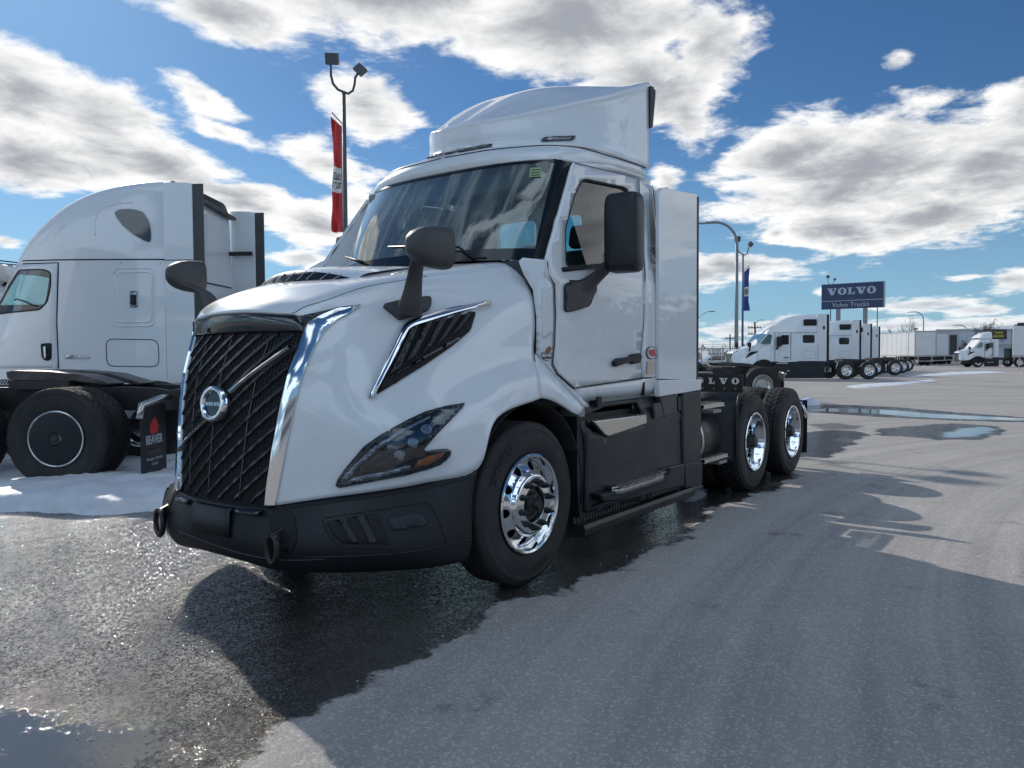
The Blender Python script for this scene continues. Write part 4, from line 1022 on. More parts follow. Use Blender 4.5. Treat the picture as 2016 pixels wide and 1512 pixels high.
# fuel tank with straps and steps
MB().tube([(2.70, -.86, .62), (2.74, -.86, .62), (3.28, -.86, .62), (3.32, -.86, .62)], [.27, .30, .30, .27], 36).mirror().obj('fuel_tank', 'chassis_black', T)
for x in (2.86,):
    MB().grid(np.array([[(x+dx_, -.86-.306*math.cos(a), .62+.306*math.sin(a)) for dx_ in (-.028, .028)] for a in np.linspace(-1.6, 2.2, 20)])).mirror().obj('tank_strap', 'brushed_steel', T, solid=.006)
def deck(x0, x1, y0, y1, z, nm, m='brushed_steel'):
    b = MB().box(x0, x1, y0, y0+.035, z-.035, z).box(x0, x1, y1-.03, y1, z-.03, z).box(x0, x0+.03, y0, y1, z-.03, z).box(x1-.03, x1, y0, y1, z-.03, z)
    o = b.mirror().obj(nm, m, T); n = int((y1-y0)/.045); g = MB()
    for i in range(n):
        for k in range(int((x1-x0)/.06)): g.box(x0+.02+k*.06, x0+.055+k*.06, y0+.03+i*.045, y0+.055+i*.045, z-.012, z+.003)
    g.mirror(); tag(g.obj('step_grating', m, o, fix=False), kind='stuff'); return o
deck(2.69, 3.25, -1.22, -1.0, .962, 'tank_step'); deck(2.69, 3.32, -1.23, -1.0, .468, 'tank_step')
MB().box(3.0, 3.2, -1.2, -1.05, .87, .90).box(3.1, 3.3, -1.22, -1.05, .38, .41).mirror().obj('step_bracket', 'galvanised', T)
MB().box(2.66, 3.0, -.95, -.5, .985, 1.0).mirror().obj('deck_plate', 'brushed_steel', T)
# quarter fender ahead of the first drive wheel, lettered hanger standing on it
def qf(y0, y1):
    G = []
    for px_, pz in ((3.82, 1.055), (3.66, 1.05), (3.54, 1.0), (3.49, .90), (3.475, .7), (3.47, .50), (3.47, .36)): G.append([(px_, y0, pz), (px_, y1, pz)])
    return crg(G, 4, 1)
MB().grid(qf(-1.245, -.60)).mirror().obj('quarter_fender', 'skirt_plastic', T, solid=.012)
MB().tube([(3.80, -1.245, 1.05), (3.66, -1.245, 1.05), (3.54, -1.245, 1.0), (3.49, -1.245, .90), (3.475, -1.245, .7), (3.47, -1.245, .38)], .014, 6).mirror().obj('fender_edge', 'skirt_plastic', T)
hg = on(1462, 737, 0, 3.46); hgb = on(1462, 773, 0, 3.46)
y1 = hg[1]; ztop = hg[2]; zbot = hgb[2]-.0
hp = MB().prism(rnd([(y1, zbot), (y1, ztop), (-.02, ztop), (-.02, zbot)], .02), 3.46, 3.475, 'yz').obj('lettered_hanger', 'chassis_black', T, label=None) if False else MB().prism(rnd([(y1, zbot), (y1, ztop), (-.02, ztop), (-.02, zbot)], .02), 3.46, 3.475, 'yz').obj('mud_flap_hanger', 'chassis_black', T)
yO = on(1448, 756, 0, 3.458)[1]; yO2 = on(1378, 754.5, 0, 3.458)[1]; stp = (yO2-yO)/3
lt = MB(); Ls = slab_letters()
for i, ch in enumerate('VOLVO'[::-1]):
    b = MB(); wordmark(b, .060, 0, .004, (3.4585, yO+stp*i, (ztop+zbot)/2+.022), (0, -1, 0), (0, 0, 1), letters=ch, gap=0); lt.add(b.v, b.f)
lt.obj('lettering', 'sticker_white', hp, fix=False)
for i in range(8): MB().lathe([(0, -.006), (.006, -.005), (.009, 0)], (3.458, 0, 0), 'x', 8) if False else MB().tube([(3.452, yO+.0+i*stp*.9, zbot+.035), (3.46, yO+i*stp*.9, zbot+.035)], .008, 8).obj('bolt', 'galvanised', hp)
# fifth wheel
fw = MB().prism([(.0+.52*math.cos(a), .46*math.sin(a)) for a in np.linspace(.45, 2*PI-.45, 28)]+[(.12, -.10), (.12, .10)], 0, .05, 'xy')
fo = fw.obj('fifth_wheel', 'grease_steel', T, bevel=.006); fo.location = (4.75, 0, 1.16)
MB().box(4.45, 5.05, -.40, .40, 1.0, 1.15).obj('fifth_wheel_base', 'chassis_black', T)
# mud flap brackets
MB().tube([(6.02, -.45, .90), (6.05, -.85, .90), (6.05, -1.15, .80), (6.05, -1.22, .62)], .035, 8).mirror().obj('flap_bracket', 'chrome', T)
MB().box(6.05, 6.06, -1.22, -.65, .18, .84).mirror().obj('mud_flap', 'black_plastic', T)
MB().box(6.2, 6.3, -1.0, -.86, .62, .76).mirror().obj('tail_lamp', 'red_lens', T)
# wheels
FW = wheel('wheel', T, (0, -1.215, .505), 'steer', n=96, lugs=False)
wheel('wheel', T, (0, 1.215, .505), 'steer', n=96, lugs=False, flip=True)
for x in (4.09, 5.41):
    for y, fl in ((-1.23, False), (1.23, True)): wheel('wheel', T, (x, y, .505), 'drive', n=72, flip=fl)
    for y in (-.93, .66): wheel('inner_wheel', T, (x, y, .505), 'plain', n=48, lugs=True)
sb = sidewall_text(.415, 'MICHELIN', .062, math.radians(138)); o = sb.obj('tyre_lettering', 'rubber', FW, fix=False)
sb = sidewall_text(.40, '275/80R22.5', .03, math.radians(-75)); o = sb.obj('tyre_lettering', 'rubber', FW, fix=False)
# ------------------------------------------------------------------ ground
FH = np.array((math.cos(YAW), math.sin(YAW), 0)); RH = np.array((math.sin(YAW), -math.cos(YAW), 0)); C2 = np.array((CP[0], CP[1], 0))
def UW(u, w, z=0.): p = C2+RH*u+FH*w; return np.array((p[0], p[1], z))
def PW(px, py, w):
    """the point on a photograph ray at horizontal depth w"""
    v = ray(px, py); return CP+v*(w/float(np.dot(v, FH)))
def G0(px, py): return on(px, py, 2, 0)
def U(px, w): return float(np.dot(PW(px, 720, w)-C2, RH))
def Zp(px, py, w): return float(PW(px, py, w)[2])
ROT = YAW-PI/2
def spaced(parts):
    out = []
    for a, b, s in parts: out += list(np.arange(a, b, s))
    return out+[parts[-1][1]]
geo_ = [1.35**k for k in range(30)]
xs = spaced([(-4.5, 8, .06), (8, 34, .14)]); ys = spaced([(-22, -6, .14), (-6, 4, .06), (4, 12, .14)])
def outer(L, lo=-1500, hi=2500):
    a = L[0]; b = L[-1]; s = .3; pre = []; 
    while a > lo: a -= s; pre.append(a); s *= 1.28
    s = .3; post = []
    while b < hi: b += s; post.append(b); s *= 1.28
    return np.array(pre[::-1]+list(L)+post)
xs, ys = outer(xs), outer(ys)
XX, YY = np.meshgrid(xs, ys, indexing='ij'); NX, NY = XX.shape
def sdist(P, X, Yy):
    """signed distance, positive inside the polygon"""
    P = np.array(P, float)[:, :2]; d = np.full(X.shape, 1e9); ins = np.zeros(X.shape, bool)
    for i in range(len(P)):
        a, b = P[i], P[(i+1) % len(P)]; e = b-a; L2 = max(1e-12, e@e); t = np.clip(((X-a[0])*e[0]+(Yy-a[1])*e[1])/L2, 0, 1)
        d = np.minimum(d, np.hypot(X-a[0]-t*e[0], Yy-a[1]-t*e[1]))
        if a[1] != b[1]: ins ^= ((a[1] > Yy) != (b[1] > Yy)) & (X < (b[0]-a[0])*(Yy-a[1])/(b[1]-a[1])+a[0])
    return np.where(ins, d, -d)
def gp(L): return [G0(*p)[:2] for p in L]
wetP = gp([(445,1512),(548,1450),(645,1400),(709,1367),(774,1328),(838,1270),(954,1238),(967,1199),(1096,1167),(1193,1135),(1300,1083),(1345,1055),(1430,990),(1520,968),(1580,936)])
e = np.array(wetP[0])-np.array(wetP[1]); wetP = [tuple(np.array(wetP[0])+e*6)]+[tuple(p) for p in wetP]+[(6.0, -.9), (6.2, 2.0), tuple(UW(-1, 13)[:2]), tuple(UW(-3, 8.)[:2]), tuple(UW(-14, 7.3)[:2]), tuple(UW(-14, -3)[:2])]
wet2 = gp([(1575,900),(1625,902),(1668,886),(1690,868),(1712,856),(1690,848),(1640,846),(1590,850),(1540,860),(1540,900)])
wet3 = gp([(1560,799),(1640,796),(1760,801),(1900,813),(2050,824),(2050,832),(1900,829),(1760,823),(1640,815),(1560,811)])
wet4 = gp([(1720,845),(1800,838),(1880,833),(1960,838),(1985,850),(1930,866),(1850,866),(1780,860),(1730,858)])
wet5 = gp([(1560,762),(1700,748),(1800,738),(1960,728),(1990,738),(1900,752),(1800,764),(1660,774),(1560,775)])
pud1 = gp([(-160,1402),(0,1392),(60,1402),(150,1404),(190,1402),(240,1418),(300,1404),(352,1398),(360,1440),(335,1480),(262,1535),(-60,1640)])
pud2 = gp([(1590,806),(1640,803),(1740,806),(1850,815),(2060,825),(2060,829),(1900,826),(1800,821),(1700,813),(1600,809)])
pud3 = gp([(1838,859),(1885,843),(1935,840),(1970,845),(1935,858),(1870,863)]); pud4 = gp([(1640,870),(1650,863),(1696,864),(1690,871)])
pud5 = gp([(1590,836),(1640,832),(1700,838),(1690,845),(1620,848)])
wet = np.maximum.reduce([sdist(p, XX, YY) for p in (wetP, wet2, wet3, wet4)])
pud = np.maximum.reduce([sdist(p, XX, YY) for p in (pud1, pud2, pud3, pud4, pud5)])
V = np.stack([XX, YY, np.zeros_like(XX)], -1).reshape(-1, 3)
i = np.arange(NX-1)[:, None]*NY+np.arange(NY-1)[None]; F = np.stack([i, i+NY, i+NY+1, i+1], -1).reshape(-1, 4)
gm = bpy.data.meshes.new('ground'); gm.vertices.add(len(V)); gm.vertices.foreach_set('co', V.ravel()); gm.loops.add(F.size); gm.loops.foreach_set('vertex_index', F.ravel().astype(np.int32))
gm.polygons.add(len(F)); gm.polygons.foreach_set('loop_start', np.arange(0, F.size, 4, dtype=np.int32)); gm.update(); gm.validate()
for nm, A in (('wet', wet), ('puddle', pud)):
    at = gm.attributes.new(nm, 'FLOAT', 'POINT'); at.data.foreach_set('value', np.clip(A, -1.5, 1.5).astype(np.float32).ravel())
M = bpy.data.materials.new('asphalt'); M.use_nodes = True; b = NB(M.node_tree); p = M.node_tree.nodes['Principled BSDF']; t = M.node_tree
g = b.n('ShaderNodeTexCoord').outputs['Object']
aw = b.n('ShaderNodeAttribute', attribute_name='wet').outputs['Fac']; ap_ = b.n('ShaderNodeAttribute', attribute_name='puddle').outputs['Fac']
n1 = b.noise(g, 2.2, 6, .62); n2 = b.noise(g, 14, 4, .6); n3 = b.noise(g, .35, 4, .55)
wf = b.ramp(b.m('ADD', b.m('ADD', aw, b.m('MULTIPLY', b.m('SUBTRACT', n1, .5), .62)), b.m('MULTIPLY', b.m('SUBTRACT', n2, .5), .10)), -.02, .05)
pf = b.ramp(b.m('ADD', b.m('ADD', ap_, b.m('MULTIPLY', b.m('SUBTRACT', n1, .5), .55)), b.m('MULTIPLY', b.m('SUBTRACT', b.noise(g, 30, 4, .65), .5), .62)), .02, .07)
vo = b.n('ShaderNodeTexVoronoi'); vo.feature = 'F1'; vo.inputs['Scale'].default_value = 95; b.put(vo.inputs['Vector'], g)
vc = b.n('ShaderNodeSeparateColor'); b.put(vc.inputs[0], vo.outputs['Color'])
stone = b.ramp(vc.outputs[0], .70, .98, 0, 1, False)
fine = b.noise(g, 160, 3, .7)
base_ = b.m('ADD', b.m('ADD', .29, b.m('MULTIPLY', n3, .14)), b.m('ADD', b.m('MULTIPLY', b.m('SUBTRACT', n1, .5), .05), b.m('MULTIPLY', b.m('SUBTRACT', fine, .5), .24)))
# faint tyre sweeps worn into the lot
mp = b.n('ShaderNodeMapping'); mp.inputs['Rotation'].default_value = (0, 0, .75); mp.inputs['Scale'].default_value = (.5, 5., 1); b.put(mp.inputs[0], g)
arc = b.n('ShaderNodeVectorMath', operation='DISTANCE'); b.put(arc.inputs[0], g); arc.inputs[1].default_value = (3., -19., 0)
arcv = b.n('ShaderNodeCombineXYZ'); b.put(arcv.inputs[0], b.m('MULTIPLY', arc.outputs[1], 4.)); b.put(arcv.inputs[1], b.m('MULTIPLY', n3, .8))
tr = b.ramp(b.noise(arcv.outputs[0], 1.1, 4, .6, .2), .40, .62, -.045, .025, False)
base_ = b.m('ADD', b.m('ADD', base_, tr), b.m('MULTIPLY', stone, .17))
oil = b.ramp(b.noise(g, 1.7, 5, .7), .60, .68, 0, 1.); base_ = b.m('MULTIPLY', base_, b.m('SUBTRACT', 1., b.m('MULTIPLY', oil, .3)))
# wandering cracks
cr_ = b.n('ShaderNodeTexVoronoi'); cr_.feature = 'DISTANCE_TO_EDGE'; cr_.inputs['Scale'].default_value = .16
nn_ = b.n('ShaderNodeTexNoise'); b.put(nn_.inputs['Vector'], g); nn_.inputs['Scale'].default_value = .8; nn_.inputs['Detail'].default_value = 5
b.put(cr_.inputs['Vector'], b.v('ADD', g, b.v('SCALE', nn_.outputs['Color']))); 
crk = b.ramp(cr_.outputs[0], 0., .0010, .16, 0.)
base_ = b.m('MULTIPLY', base_, b.m('SUBTRACT', 1., crk))
dry = b.n('ShaderNodeCombineColor'); b.put(dry.inputs[0], b.m('MULTIPLY', base_, 1.07)); b.put(dry.inputs[1], base_); b.put(dry.inputs[2], b.m('MULTIPLY', base_, .94))
wetc = b.mix(1., dry.outputs[0], (.10, .095, .09, 1), 'MULTIPLY'); col = b.mix(wf, dry.outputs[0], wetc); col = b.mix(pf, col, (.085, .083, .080, 1)); b.put(p.inputs['Base Color'], col)
rr = b.m('ADD', b.m('MULTIPLY', b.m('SUBTRACT', 1., wf), .50), b.m('MULTIPLY', wf, b.ramp(b.noise(mp.outputs[0], 1.9, 4, .6, .5), .35, .65, .05, .10))); rr = b.m('MULTIPLY', rr, b.m('SUBTRACT', 1., b.m('MULTIPLY', pf, .92))); b.put(p.inputs['Roughness'], b.m('ADD', rr, b.m('MULTIPLY', b.m('SUBTRACT', 1., wf), .3)))
b.put(p.inputs['Specular IOR Level'], b.m('ADD', .25, b.m('MULTIPLY', wf, .3)))
hgt = b.m('ADD', b.m('MULTIPLY', fine, .7), b.m('MULTIPLY', b.noise(g, 95, 3, .7), b.m('MULTIPLY', wf, 1.2)));
hgt = b.m('ADD', hgt, b.m('ADD', b.m('MULTIPLY', vo.outputs['Distance'], -.7), b.m('MULTIPLY', b.noise(g, 60, 3, .6), .5)))
bn = b.n('ShaderNodeBump'); bn.inputs['Distance'].default_value = .004; b.put(bn.inputs['Height'], hgt); b.put(bn.inputs['Strength'], b.m('MULTIPLY', b.m('SUBTRACT', 1., b.m('MULTIPLY', pf, .985)), .85)); 
# wet chippings: each stone face leans its own way, so single stones catch the sun
def facets(sc_, amp):
    v_ = b.n('ShaderNodeTexVoronoi'); v_.inputs['Scale'].default_value = sc_; b.put(v_.inputs['Vector'], g)
    k_ = b.v('SCALE', b.v('SUBTRACT', v_.outputs['Color'], (.5, .5, .5))); b.put(k_.node.inputs[3], amp); return k_
amp_ = b.m('MULTIPLY', b.m('ADD', .25, b.m('MULTIPLY', wf, .75)), b.m('SUBTRACT', 1., b.m('MULTIPLY', pf, .975)))
nv = b.v('ADD', bn.outputs[0], b.v('ADD', facets(120, b.m('MULTIPLY', amp_, .80)), facets(45, b.m('MULTIPLY', amp_, .30))))
b.put(p.inputs['Normal'], b.v('NORMALIZE', nv))
MATS['asphalt'] = M; gm.materials.append(M); go = bpy.data.objects.new('ground', gm); COL.objects.link(go); tag(go, kind='structure')
# ------------------------------------------------------------------ snow
M = mat('snow', (.70, .73, .77), .6, bump=(34, .9), var=(3.5, .14)); M.node_tree.nodes['Principled BSDF'].inputs['Subsurface Weight'].default_value = .15
def vnoise(x, y, s, seed=0):
    r = np.random.RandomState(seed); tb = r.rand(256, 256); x = np.asarray(x)*s+77; y = np.asarray(y)*s+31; xi, yi = np.floor(x).astype(int), np.floor(y).astype(int); fx, fy = x-xi, y-yi; fx = fx*fx*(3-2*fx); fy = fy*fy*(3-2*fy)
    q = lambda a, c_: tb[a % 256, c_ % 256]
    return (q(xi, yi)*(1-fx)+q(xi+1, yi)*fx)*(1-fy)+(q(xi, yi+1)*(1-fx)+q(xi+1, yi+1)*fx)*fy
def snow(poly, h, st, edge=.25, seed=1, rough=1., m='snow'):
    P_ = np.array(poly)[:, :2]; a0, b0 = P_.min(0)-.3, P_.max(0)+.3; X, Y_ = np.meshgrid(np.arange(a0[0], b0[0], st), np.arange(a0[1], b0[1], st), indexing='ij')
    sc_ = max(1., st/.06)
    d = sdist(P_, X, Y_)+(vnoise(X, Y_, 1.6/sc_, seed)-.5)*.5*rough+(vnoise(X, Y_, 6/sc_, seed+1)-.5)*.16*rough
    k = np.clip(d/edge, 0, 1); z = h*(k*(2-k))*(.55+.6*vnoise(X, Y_, 1.1, seed+2)+.3*vnoise(X, Y_, 4, seed+3))+.02*vnoise(X, Y_, 14, seed+4)*k+.003
    n = X.shape; m_ = MB(); idx = -np.ones(n, int); vs = []; fs = []
    keep = d > -st*2.2
    for i in range(n[0]):
        for j in range(n[1]):
            if keep[i, j]: idx[i, j] = len(vs); vs.append((X[i, j], Y_[i, j], z[i, j] if d[i, j] > 0 else d[i, j]*.25))
    for i in range(n[0]-1):
        for j in range(n[1]-1):
            q = (idx[i, j], idx[i+1, j], idx[i+1, j+1], idx[i, j+1])
            if min(q) >= 0: fs.append(q)
    if vs: return tag(m_.add(vs, fs, True).obj(m, m, fix=False), kind='stuff')
def uwp(L): return [UW(*q)[:2] for q in L]
snow(uwp([(-10, 7.15), (-5.4, 7.1), (-3.2, 7.05), (-2.9, 7.3), (-2.7, 8.2), (-2.5, 10.5), (-3.5, 13), (-10, 13)]), .12, .05, edge=.22, seed=3)
for cx_, cw_, rr_, hh_, sd_ in ((-5.9, 7.6, .75, .16, 21), (-3.3, 7.7, .55, .14, 22), (-4.0, 9.2, .9, .2, 23), (-7.4, 8.3, .8, .2, 24)):
    snow(uwp([(cx_+rr_*math.cos(a), cw_+.55*rr_*math.sin(a)) for a in np.linspace(0, 2*PI, 14, endpoint=False)]), hh_, .05, edge=.45, seed=sd_, rough=.8)
snow(gp([(1575,792),(1590,787),(1610,793),(1606,798),(1580,798)]), .12, .12, seed=5)
snow(gp([(1668,761),(1700,757),(1745,754),(1790,752),(1830,748),(1840,749),(1790,756),(1740,760),(1690,764)]), .04, .25, .5, seed=8)
snow(gp([(1775,742),(1830,736),(1880,733),(1950,731),(1985,733),(1900,737),(1850,740),(1800,743)]), .05, .3, .5, seed=9)
snow(gp([(1345,975),(1370,965),(1392,962),(1385,975),(1355,985)]), .03, .04, .1, seed=14, rough=.4, m='slush')

r_ = random.Random(11); gr_ = MB()
for _ in range(900):
    x_, y_ = r_.uniform(-2.6, 9), -r_.uniform(1.3, 7)**1.0; s_ = r_.uniform(.003, .009); a_ = r_.random()*PI
    vs = [(x_+s_*math.cos(a_+k*PI/2)*r_.uniform(.7, 1.2), y_+s_*math.sin(a_+k*PI/2)*r_.uniform(.7, 1.2), .001) for k in range(4)]+[(x_, y_, s_*r_.uniform(.6, 1.1))]
    gr_.add(vs, [(0, 1, 4), (1, 2, 4), (2, 3, 4), (3, 0, 4)])
tag(gr_.obj('loose_grit', 'wall_grey', fix=False), kind='stuff')
# ------------------------------------------------------------------ generic pieces for the other tractors (local x runs to the rear, y away from the near side)
def section_loft(st, n=6):
    """st: (x, half width bottom, half width top, z bottom, z top, corner radius); centre line at y=0"""
    G = []
    for x, wb, wt, z0, z1, r in st:
        row = [(x, -wb, z0), (x, -wb, z0+(z1-z0)*.35), (x, -(wb+(wt-wb)*.6), z0+(z1-z0)*.68)]
        for k in range(n+1):
            a = PI/2*k/n; row.append((x, -(wt-r+r*math.cos(a)), z1-r+r*math.sin(a)))
        row.append((x, 0, z1+.02)); row += [(p[0], -p[1], p[2]) for p in row[-2::-1]]
        G.append(row)
    return np.array(G)
def rbox(b, x0, x1, z0, z1, y0, y1, r=.05): return b.prism(rnd([(x0, z0), (x1, z0), (x1, z1), (x0, z1)], r, 4), y0, y1)
# ------------------------------------------------------------------ truck parked behind on the left: white sleeper seen from its side and rear
wA = 12.0; uA = U(328, wA)
TA = thing('sleeper_truck', 'tall white sleeper truck with teardrop roof window at the left edge, behind the mud flap', 'truck', tuple(UW(uA, wA)), ROT-math.radians(4.0))
def LA(px, py): return (U(px, wA)-uA, Zp(px, py, wA))
stA = [(-3.45, 1.1, .90, .98, 2.02, .12), (-3.2, 1.14, .92, .98, 2.12, .12), (-2.85, 1.18, .95, .98, 2.62, .16), (-2.62, 1.2, 1.0, .98, 3.0, .22), (-2.42, 1.2, 1.02, .98, 3.27, .28), (-2.1, 1.2, 1.04, .98, 3.60, .34), (-1.82, 1.2, 1.06, .98, 3.80, .36), (-1.5, 1.21, 1.07, .98, 3.95, .36), (-1.18, 1.22, 1.08, .98, 4.04, .34), (-.85, 1.22, 1.1, .98, 4.09, .3), (-.4, 1.22, 1.12, .98, 4.12, .26), (0, 1.22, 1.12, .98, 4.12, .26)]
stA = [(a, b_, c_, d_, z_+(.13 if a > -2.5 else .06), r_) for a, b_, c_, d_, z_, r_ in stA]
GA = crg(section_loft(stA), 3, 1)
YC = 1.22   # centre line offset from the near side
def sh(b, dy=YC): b.v = [(x, y+dy, z) for x, y, z in b.v]; return b
sh(MB().grid(GA)).obj('body', 'white_paint', TA, sharp=60)
AS = BVHTree.FromPolygons([Vector((p[0], p[1]+YC, p[2])) for p in GA.reshape(-1, 3)], [(i*GA.shape[1]+j, i*GA.shape[1]+j+1, (i+1)*GA.shape[1]+j+1, (i+1)*GA.shape[1]+j) for i in range(GA.shape[0]-1) for j in range(GA.shape[1]-1)])
def ASf(u, v):
    h, n, i_, t_ = AS.ray_cast(Vector((u, -2, v)), Vector((0, 1, 0)))
    return (np.array(h), np.array((0, -1., 0))) if h is not None else (np.array((u, .02, v)), np.array((0, -1., 0)))
def panA(nm, m, out, off, step=.12, par=TA, **k): return panel(out, ASf, step=step, off=off).obj(nm, m, par, **k)
def lineA(nm, L, r=.011, m='seam_black', closed=False, par=TA, off=.0):
    L = dense(L, .15) if closed else [tuple(np.array(L[i])+(np.array(L[i+1])-np.array(L[i]))*k/6) for i in range(len(L)-1) for k in range(6)]+[L[-1]]
    if closed: L = L+[L[0]]
    return MB().tube([ASf(*p)[0]+np.array((0, -off, 0)) for p in L], r, 6).obj(nm, m, par)
lineA('body_seam', [LA(-30, 508), LA(120, 508), LA(328, 510)]); lineA('body_seam', [LA(327, 362), LA(328, 510), LA(330, 740)]); 
dA = panA('door', 'white_paint', [LA(-70, 516), LA(101, 515), LA(102, 640), LA(103, 724), LA(-70, 726)], .012, solid=.01)
lineA('door_seam', [LA(-60, 514), LA(103, 514), LA(103, 640), LA(104, 726)], .010)
wo = rnd([LA(-40, 600), LA(-10, 555), LA(14, 527), LA(70, 527), LA(87, 533), LA(88, 560), LA(82, 592), LA(66, 608), LA(30, 611), LA(-40, 616)], .05, 3)
wn_ = panA('window_pane', 'dark_glass', wo, .02, par=dA)
wi = rnd([LA(-30, 595), LA(-5, 560), LA(14, 536), LA(60, 540), LA(86, 545), LA(80, 590), LA(76, 598), LA(-30, 598)], .03, 3)
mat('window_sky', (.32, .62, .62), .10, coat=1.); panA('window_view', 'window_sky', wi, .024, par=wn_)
lineA('window_seal', wo, .012, closed=True, par=dA, off=.015)
MB().tube([(LA(18, 590)[0], -.008, LA(18, 590)[1]), (LA(22, 588)[0], -.01, LA(22, 587)[1]), (LA(40, 592)[0], -.01, LA(40, 592)[1]), (LA(58, 600)[0], -.008, LA(58, 601)[1])], .012, 6).obj('steering_wheel', 'trim_interior', dA)
hA = panA('handle', 'black_plastic', rnd([LA(70, 676), LA(92, 675), LA(91, 706), LA(84, 711), LA(76, 709), LA(71, 703)], .03), .03, solid=.03, par=dA)
panA('handle_grip', 'polished_aluminium', rnd([LA(78, 682), LA(82, 681), LA(83, 706), LA(79, 705)], .01), .05, par=hA, solid=.01)
for q, r_ in (((222, 527, 305, 642), .10), ((228, 535, 300, 634), .07)): lineA('raised_panel', rnd([LA(q[0], q[1]), LA(q[2], q[1]), LA(q[2], q[3]), LA(q[0], q[3])], r_, 4), .012, 'white_paint', True)
hd2 = panA('latch', 'lamp_grey', rnd([LA(255, 572), LA(272, 572), LA(272, 605), LA(255, 605)], .03), .012, solid=.012); panA('latch_pull', 'black_plastic', rnd([LA(258, 580), LA(270, 580), LA(270, 600), LA(258, 600)], .02), .02, par=hd2, solid=.008)
lineA('luggage_door', rnd([LA(205, 667), LA(312, 669), LA(313, 722), LA(206, 721)], .12, 4), .007, 'seam_black', True)
tw_ = panA('roof_window', 'dark_glass', rnd([LA(221, 414), LA(232, 408), LA(258, 408), LA(281, 414), LA(293, 432), LA(298, 455), LA(297, 476), LA(284, 472), LA(262, 460), LA(240, 442), LA(226, 425)], .04), .012)
lineA('air_duct', [LA(180, 460), LA(178, 430), LA(190, 405), LA(230, 396), LA(260, 395)], .02, 'white_paint', off=-.012)
MB().prism([LA(-70, 728), LA(330, 728), LA(345, 740), LA(345, 748), LA(-70, 752)], .05, 2.39).obj('floor_panel', 'white_paint_dull', TA, bevel=.02)
hA2 = sh(MB().grid(crg(section_loft([(-5.3, .95, .75, .7, 1.35, .2), (-5.0, 1.1, .82, .7, 1.6, .25), (-4.3, 1.18, .88, .85, 1.85, .25), (-3.4, 1.18, .92, .98, 2.02, .2)]), 3, 1))).obj('hood', 'white_paint', TA, sharp=60)
MB().box(-5.34, -5.2, .3, 2.14, .5, 1.35).obj('grille', 'grille_black', TA, bevel=.03); MB().box(-5.4, -4.9, .05, 2.39, .3, .68).obj('bumper', 'black_plastic', TA, bevel=.06)
sh(MB().grid(np.array([[(-3.36, y, 2.08), (-2.76, y*.92, 2.80)] for y in np.linspace(-.98, .98, 9)])), YC).obj('windshield', 'dark_glass', TA)
for z in (1.25, 1.95):
    MB().box(-1.86, -1.82, -.012, .02, z, z+.10).obj('door_hinge', 'white_paint_dull', TA, bevel=.006)
panA('badge', 'polished_aluminium', rnd([LA(118, 700), LA(170, 700), LA(170, 706), LA(118, 706)], .01), .012, solid=.006)
panA('side_marker', 'amber', rnd([LA(196, 733), LA(212, 733), LA(212, 738), LA(196, 738)], .01), .03, solid=.01)
for x_ in (150, 240, 320): MB().tube([(LA(x_, 512)[0], -.004, LA(x_, 512)[1]-.05), (LA(x_, 512)[0], -.012, LA(x_, 512)[1]-.05)], .010, 8).obj('rivet', 'galvanised', TA)
MB().box(-.05, -.01, -.01, .02, 1.05, 4.0).obj('corner_joint', 'seam_black', TA) if False else None
# rear wall and extenders of the sleeper
rwA = panel([(-1.22, .98), (1.22, .98), (1.22, 2.6), (1.12, 3.9), (.8, 4.1), (-.8, 4.1), (-1.12, 3.9), (-1.22, 2.6)], lambda u, v: ((.012, u+YC, v), (1, 0, 0)), step=.5).obj('rear_wall', 'white_paint', TA)
ze = Zp(365, 362, wA)
for y0, sgn in ((0., 1), (2.40, -1)):
    e_ = MB().prism([(.0, 1.02), (.47, 1.02), (.47, ze), (.35, ze+.02), (.0, ze+.03)], y0, y0+.04).obj('side_extender', 'white_paint', TA, bevel=.008)
    MB().box(.472, .64, y0+.008, y0+.03, 1.02, ze-.005).obj('extender_flap', 'grey_plastic', e_)
    MB().box(-.002, .472, y0-.004*sgn if sgn > 0 else y0+.042, (y0-.001) if sgn > 0 else y0+.045, Zp(365, 512, wA)-.006, Zp(365, 512, wA)+.006).obj('extender_seam', 'seam_black', e_)
    for z in (3.35, 2.55, 2.1): MB().obox((.20, y0+.10*sgn+.02, z), (.24, 0, .0), (0, .03, 0), (0, 0, .035)).obj('extender_bracket', 'chassis_black', TA)
MB().obox((.03, 1.22, 2.72), (.006, 0, 0), (0, 1.1, 0), (0, 0, .01)).obj('body_seam', 'seam_black', TA)
MB().prism(rnd([(.25, 1.5), (2.0, 1.5), (2.0, 2.6), (.25, 2.6)], .15), .02, .03, 'yz').obj('rear_panel', 'white_paint_dull', TA, bevel=.01)
MB().prism(rnd([(.35, 2.9), (1.1, 2.9), (.95, 3.5), (.5, 3.5)], .12), .02, .03, 'yz').obj('rear_panel', 'white_paint_dull', TA, bevel=.01)
MB().prism([(.1, 4.02), (1.2, 4.12), (2.34, 4.02), (2.34, 3.97), (1.2, 4.06), (.1, 3.96)], .03, .14, 'yz').obj('roof_closure', 'grey_plastic', TA)
for y, z0, z1 in ((1.2, 1.1, 2.3),): MB().tube([(.06, y, z0), (.06, y+.1, z1)], .02, 6).obj('grab_rail', 'chassis_black', TA)
for y in (.8, 1.64): MB().box(-5.0, 4.3, y-.04, y+.04, .72, .98).obj('frame_rail', 'chassis_black', TA)
for x in (-4.1,): wheel('wheel', TA, (x, .0, .52), 'steer', n=40, lugs=False); wheel('wheel', TA, (x, 2.44, .52), 'steer', n=40, lugs=False, flip=True)
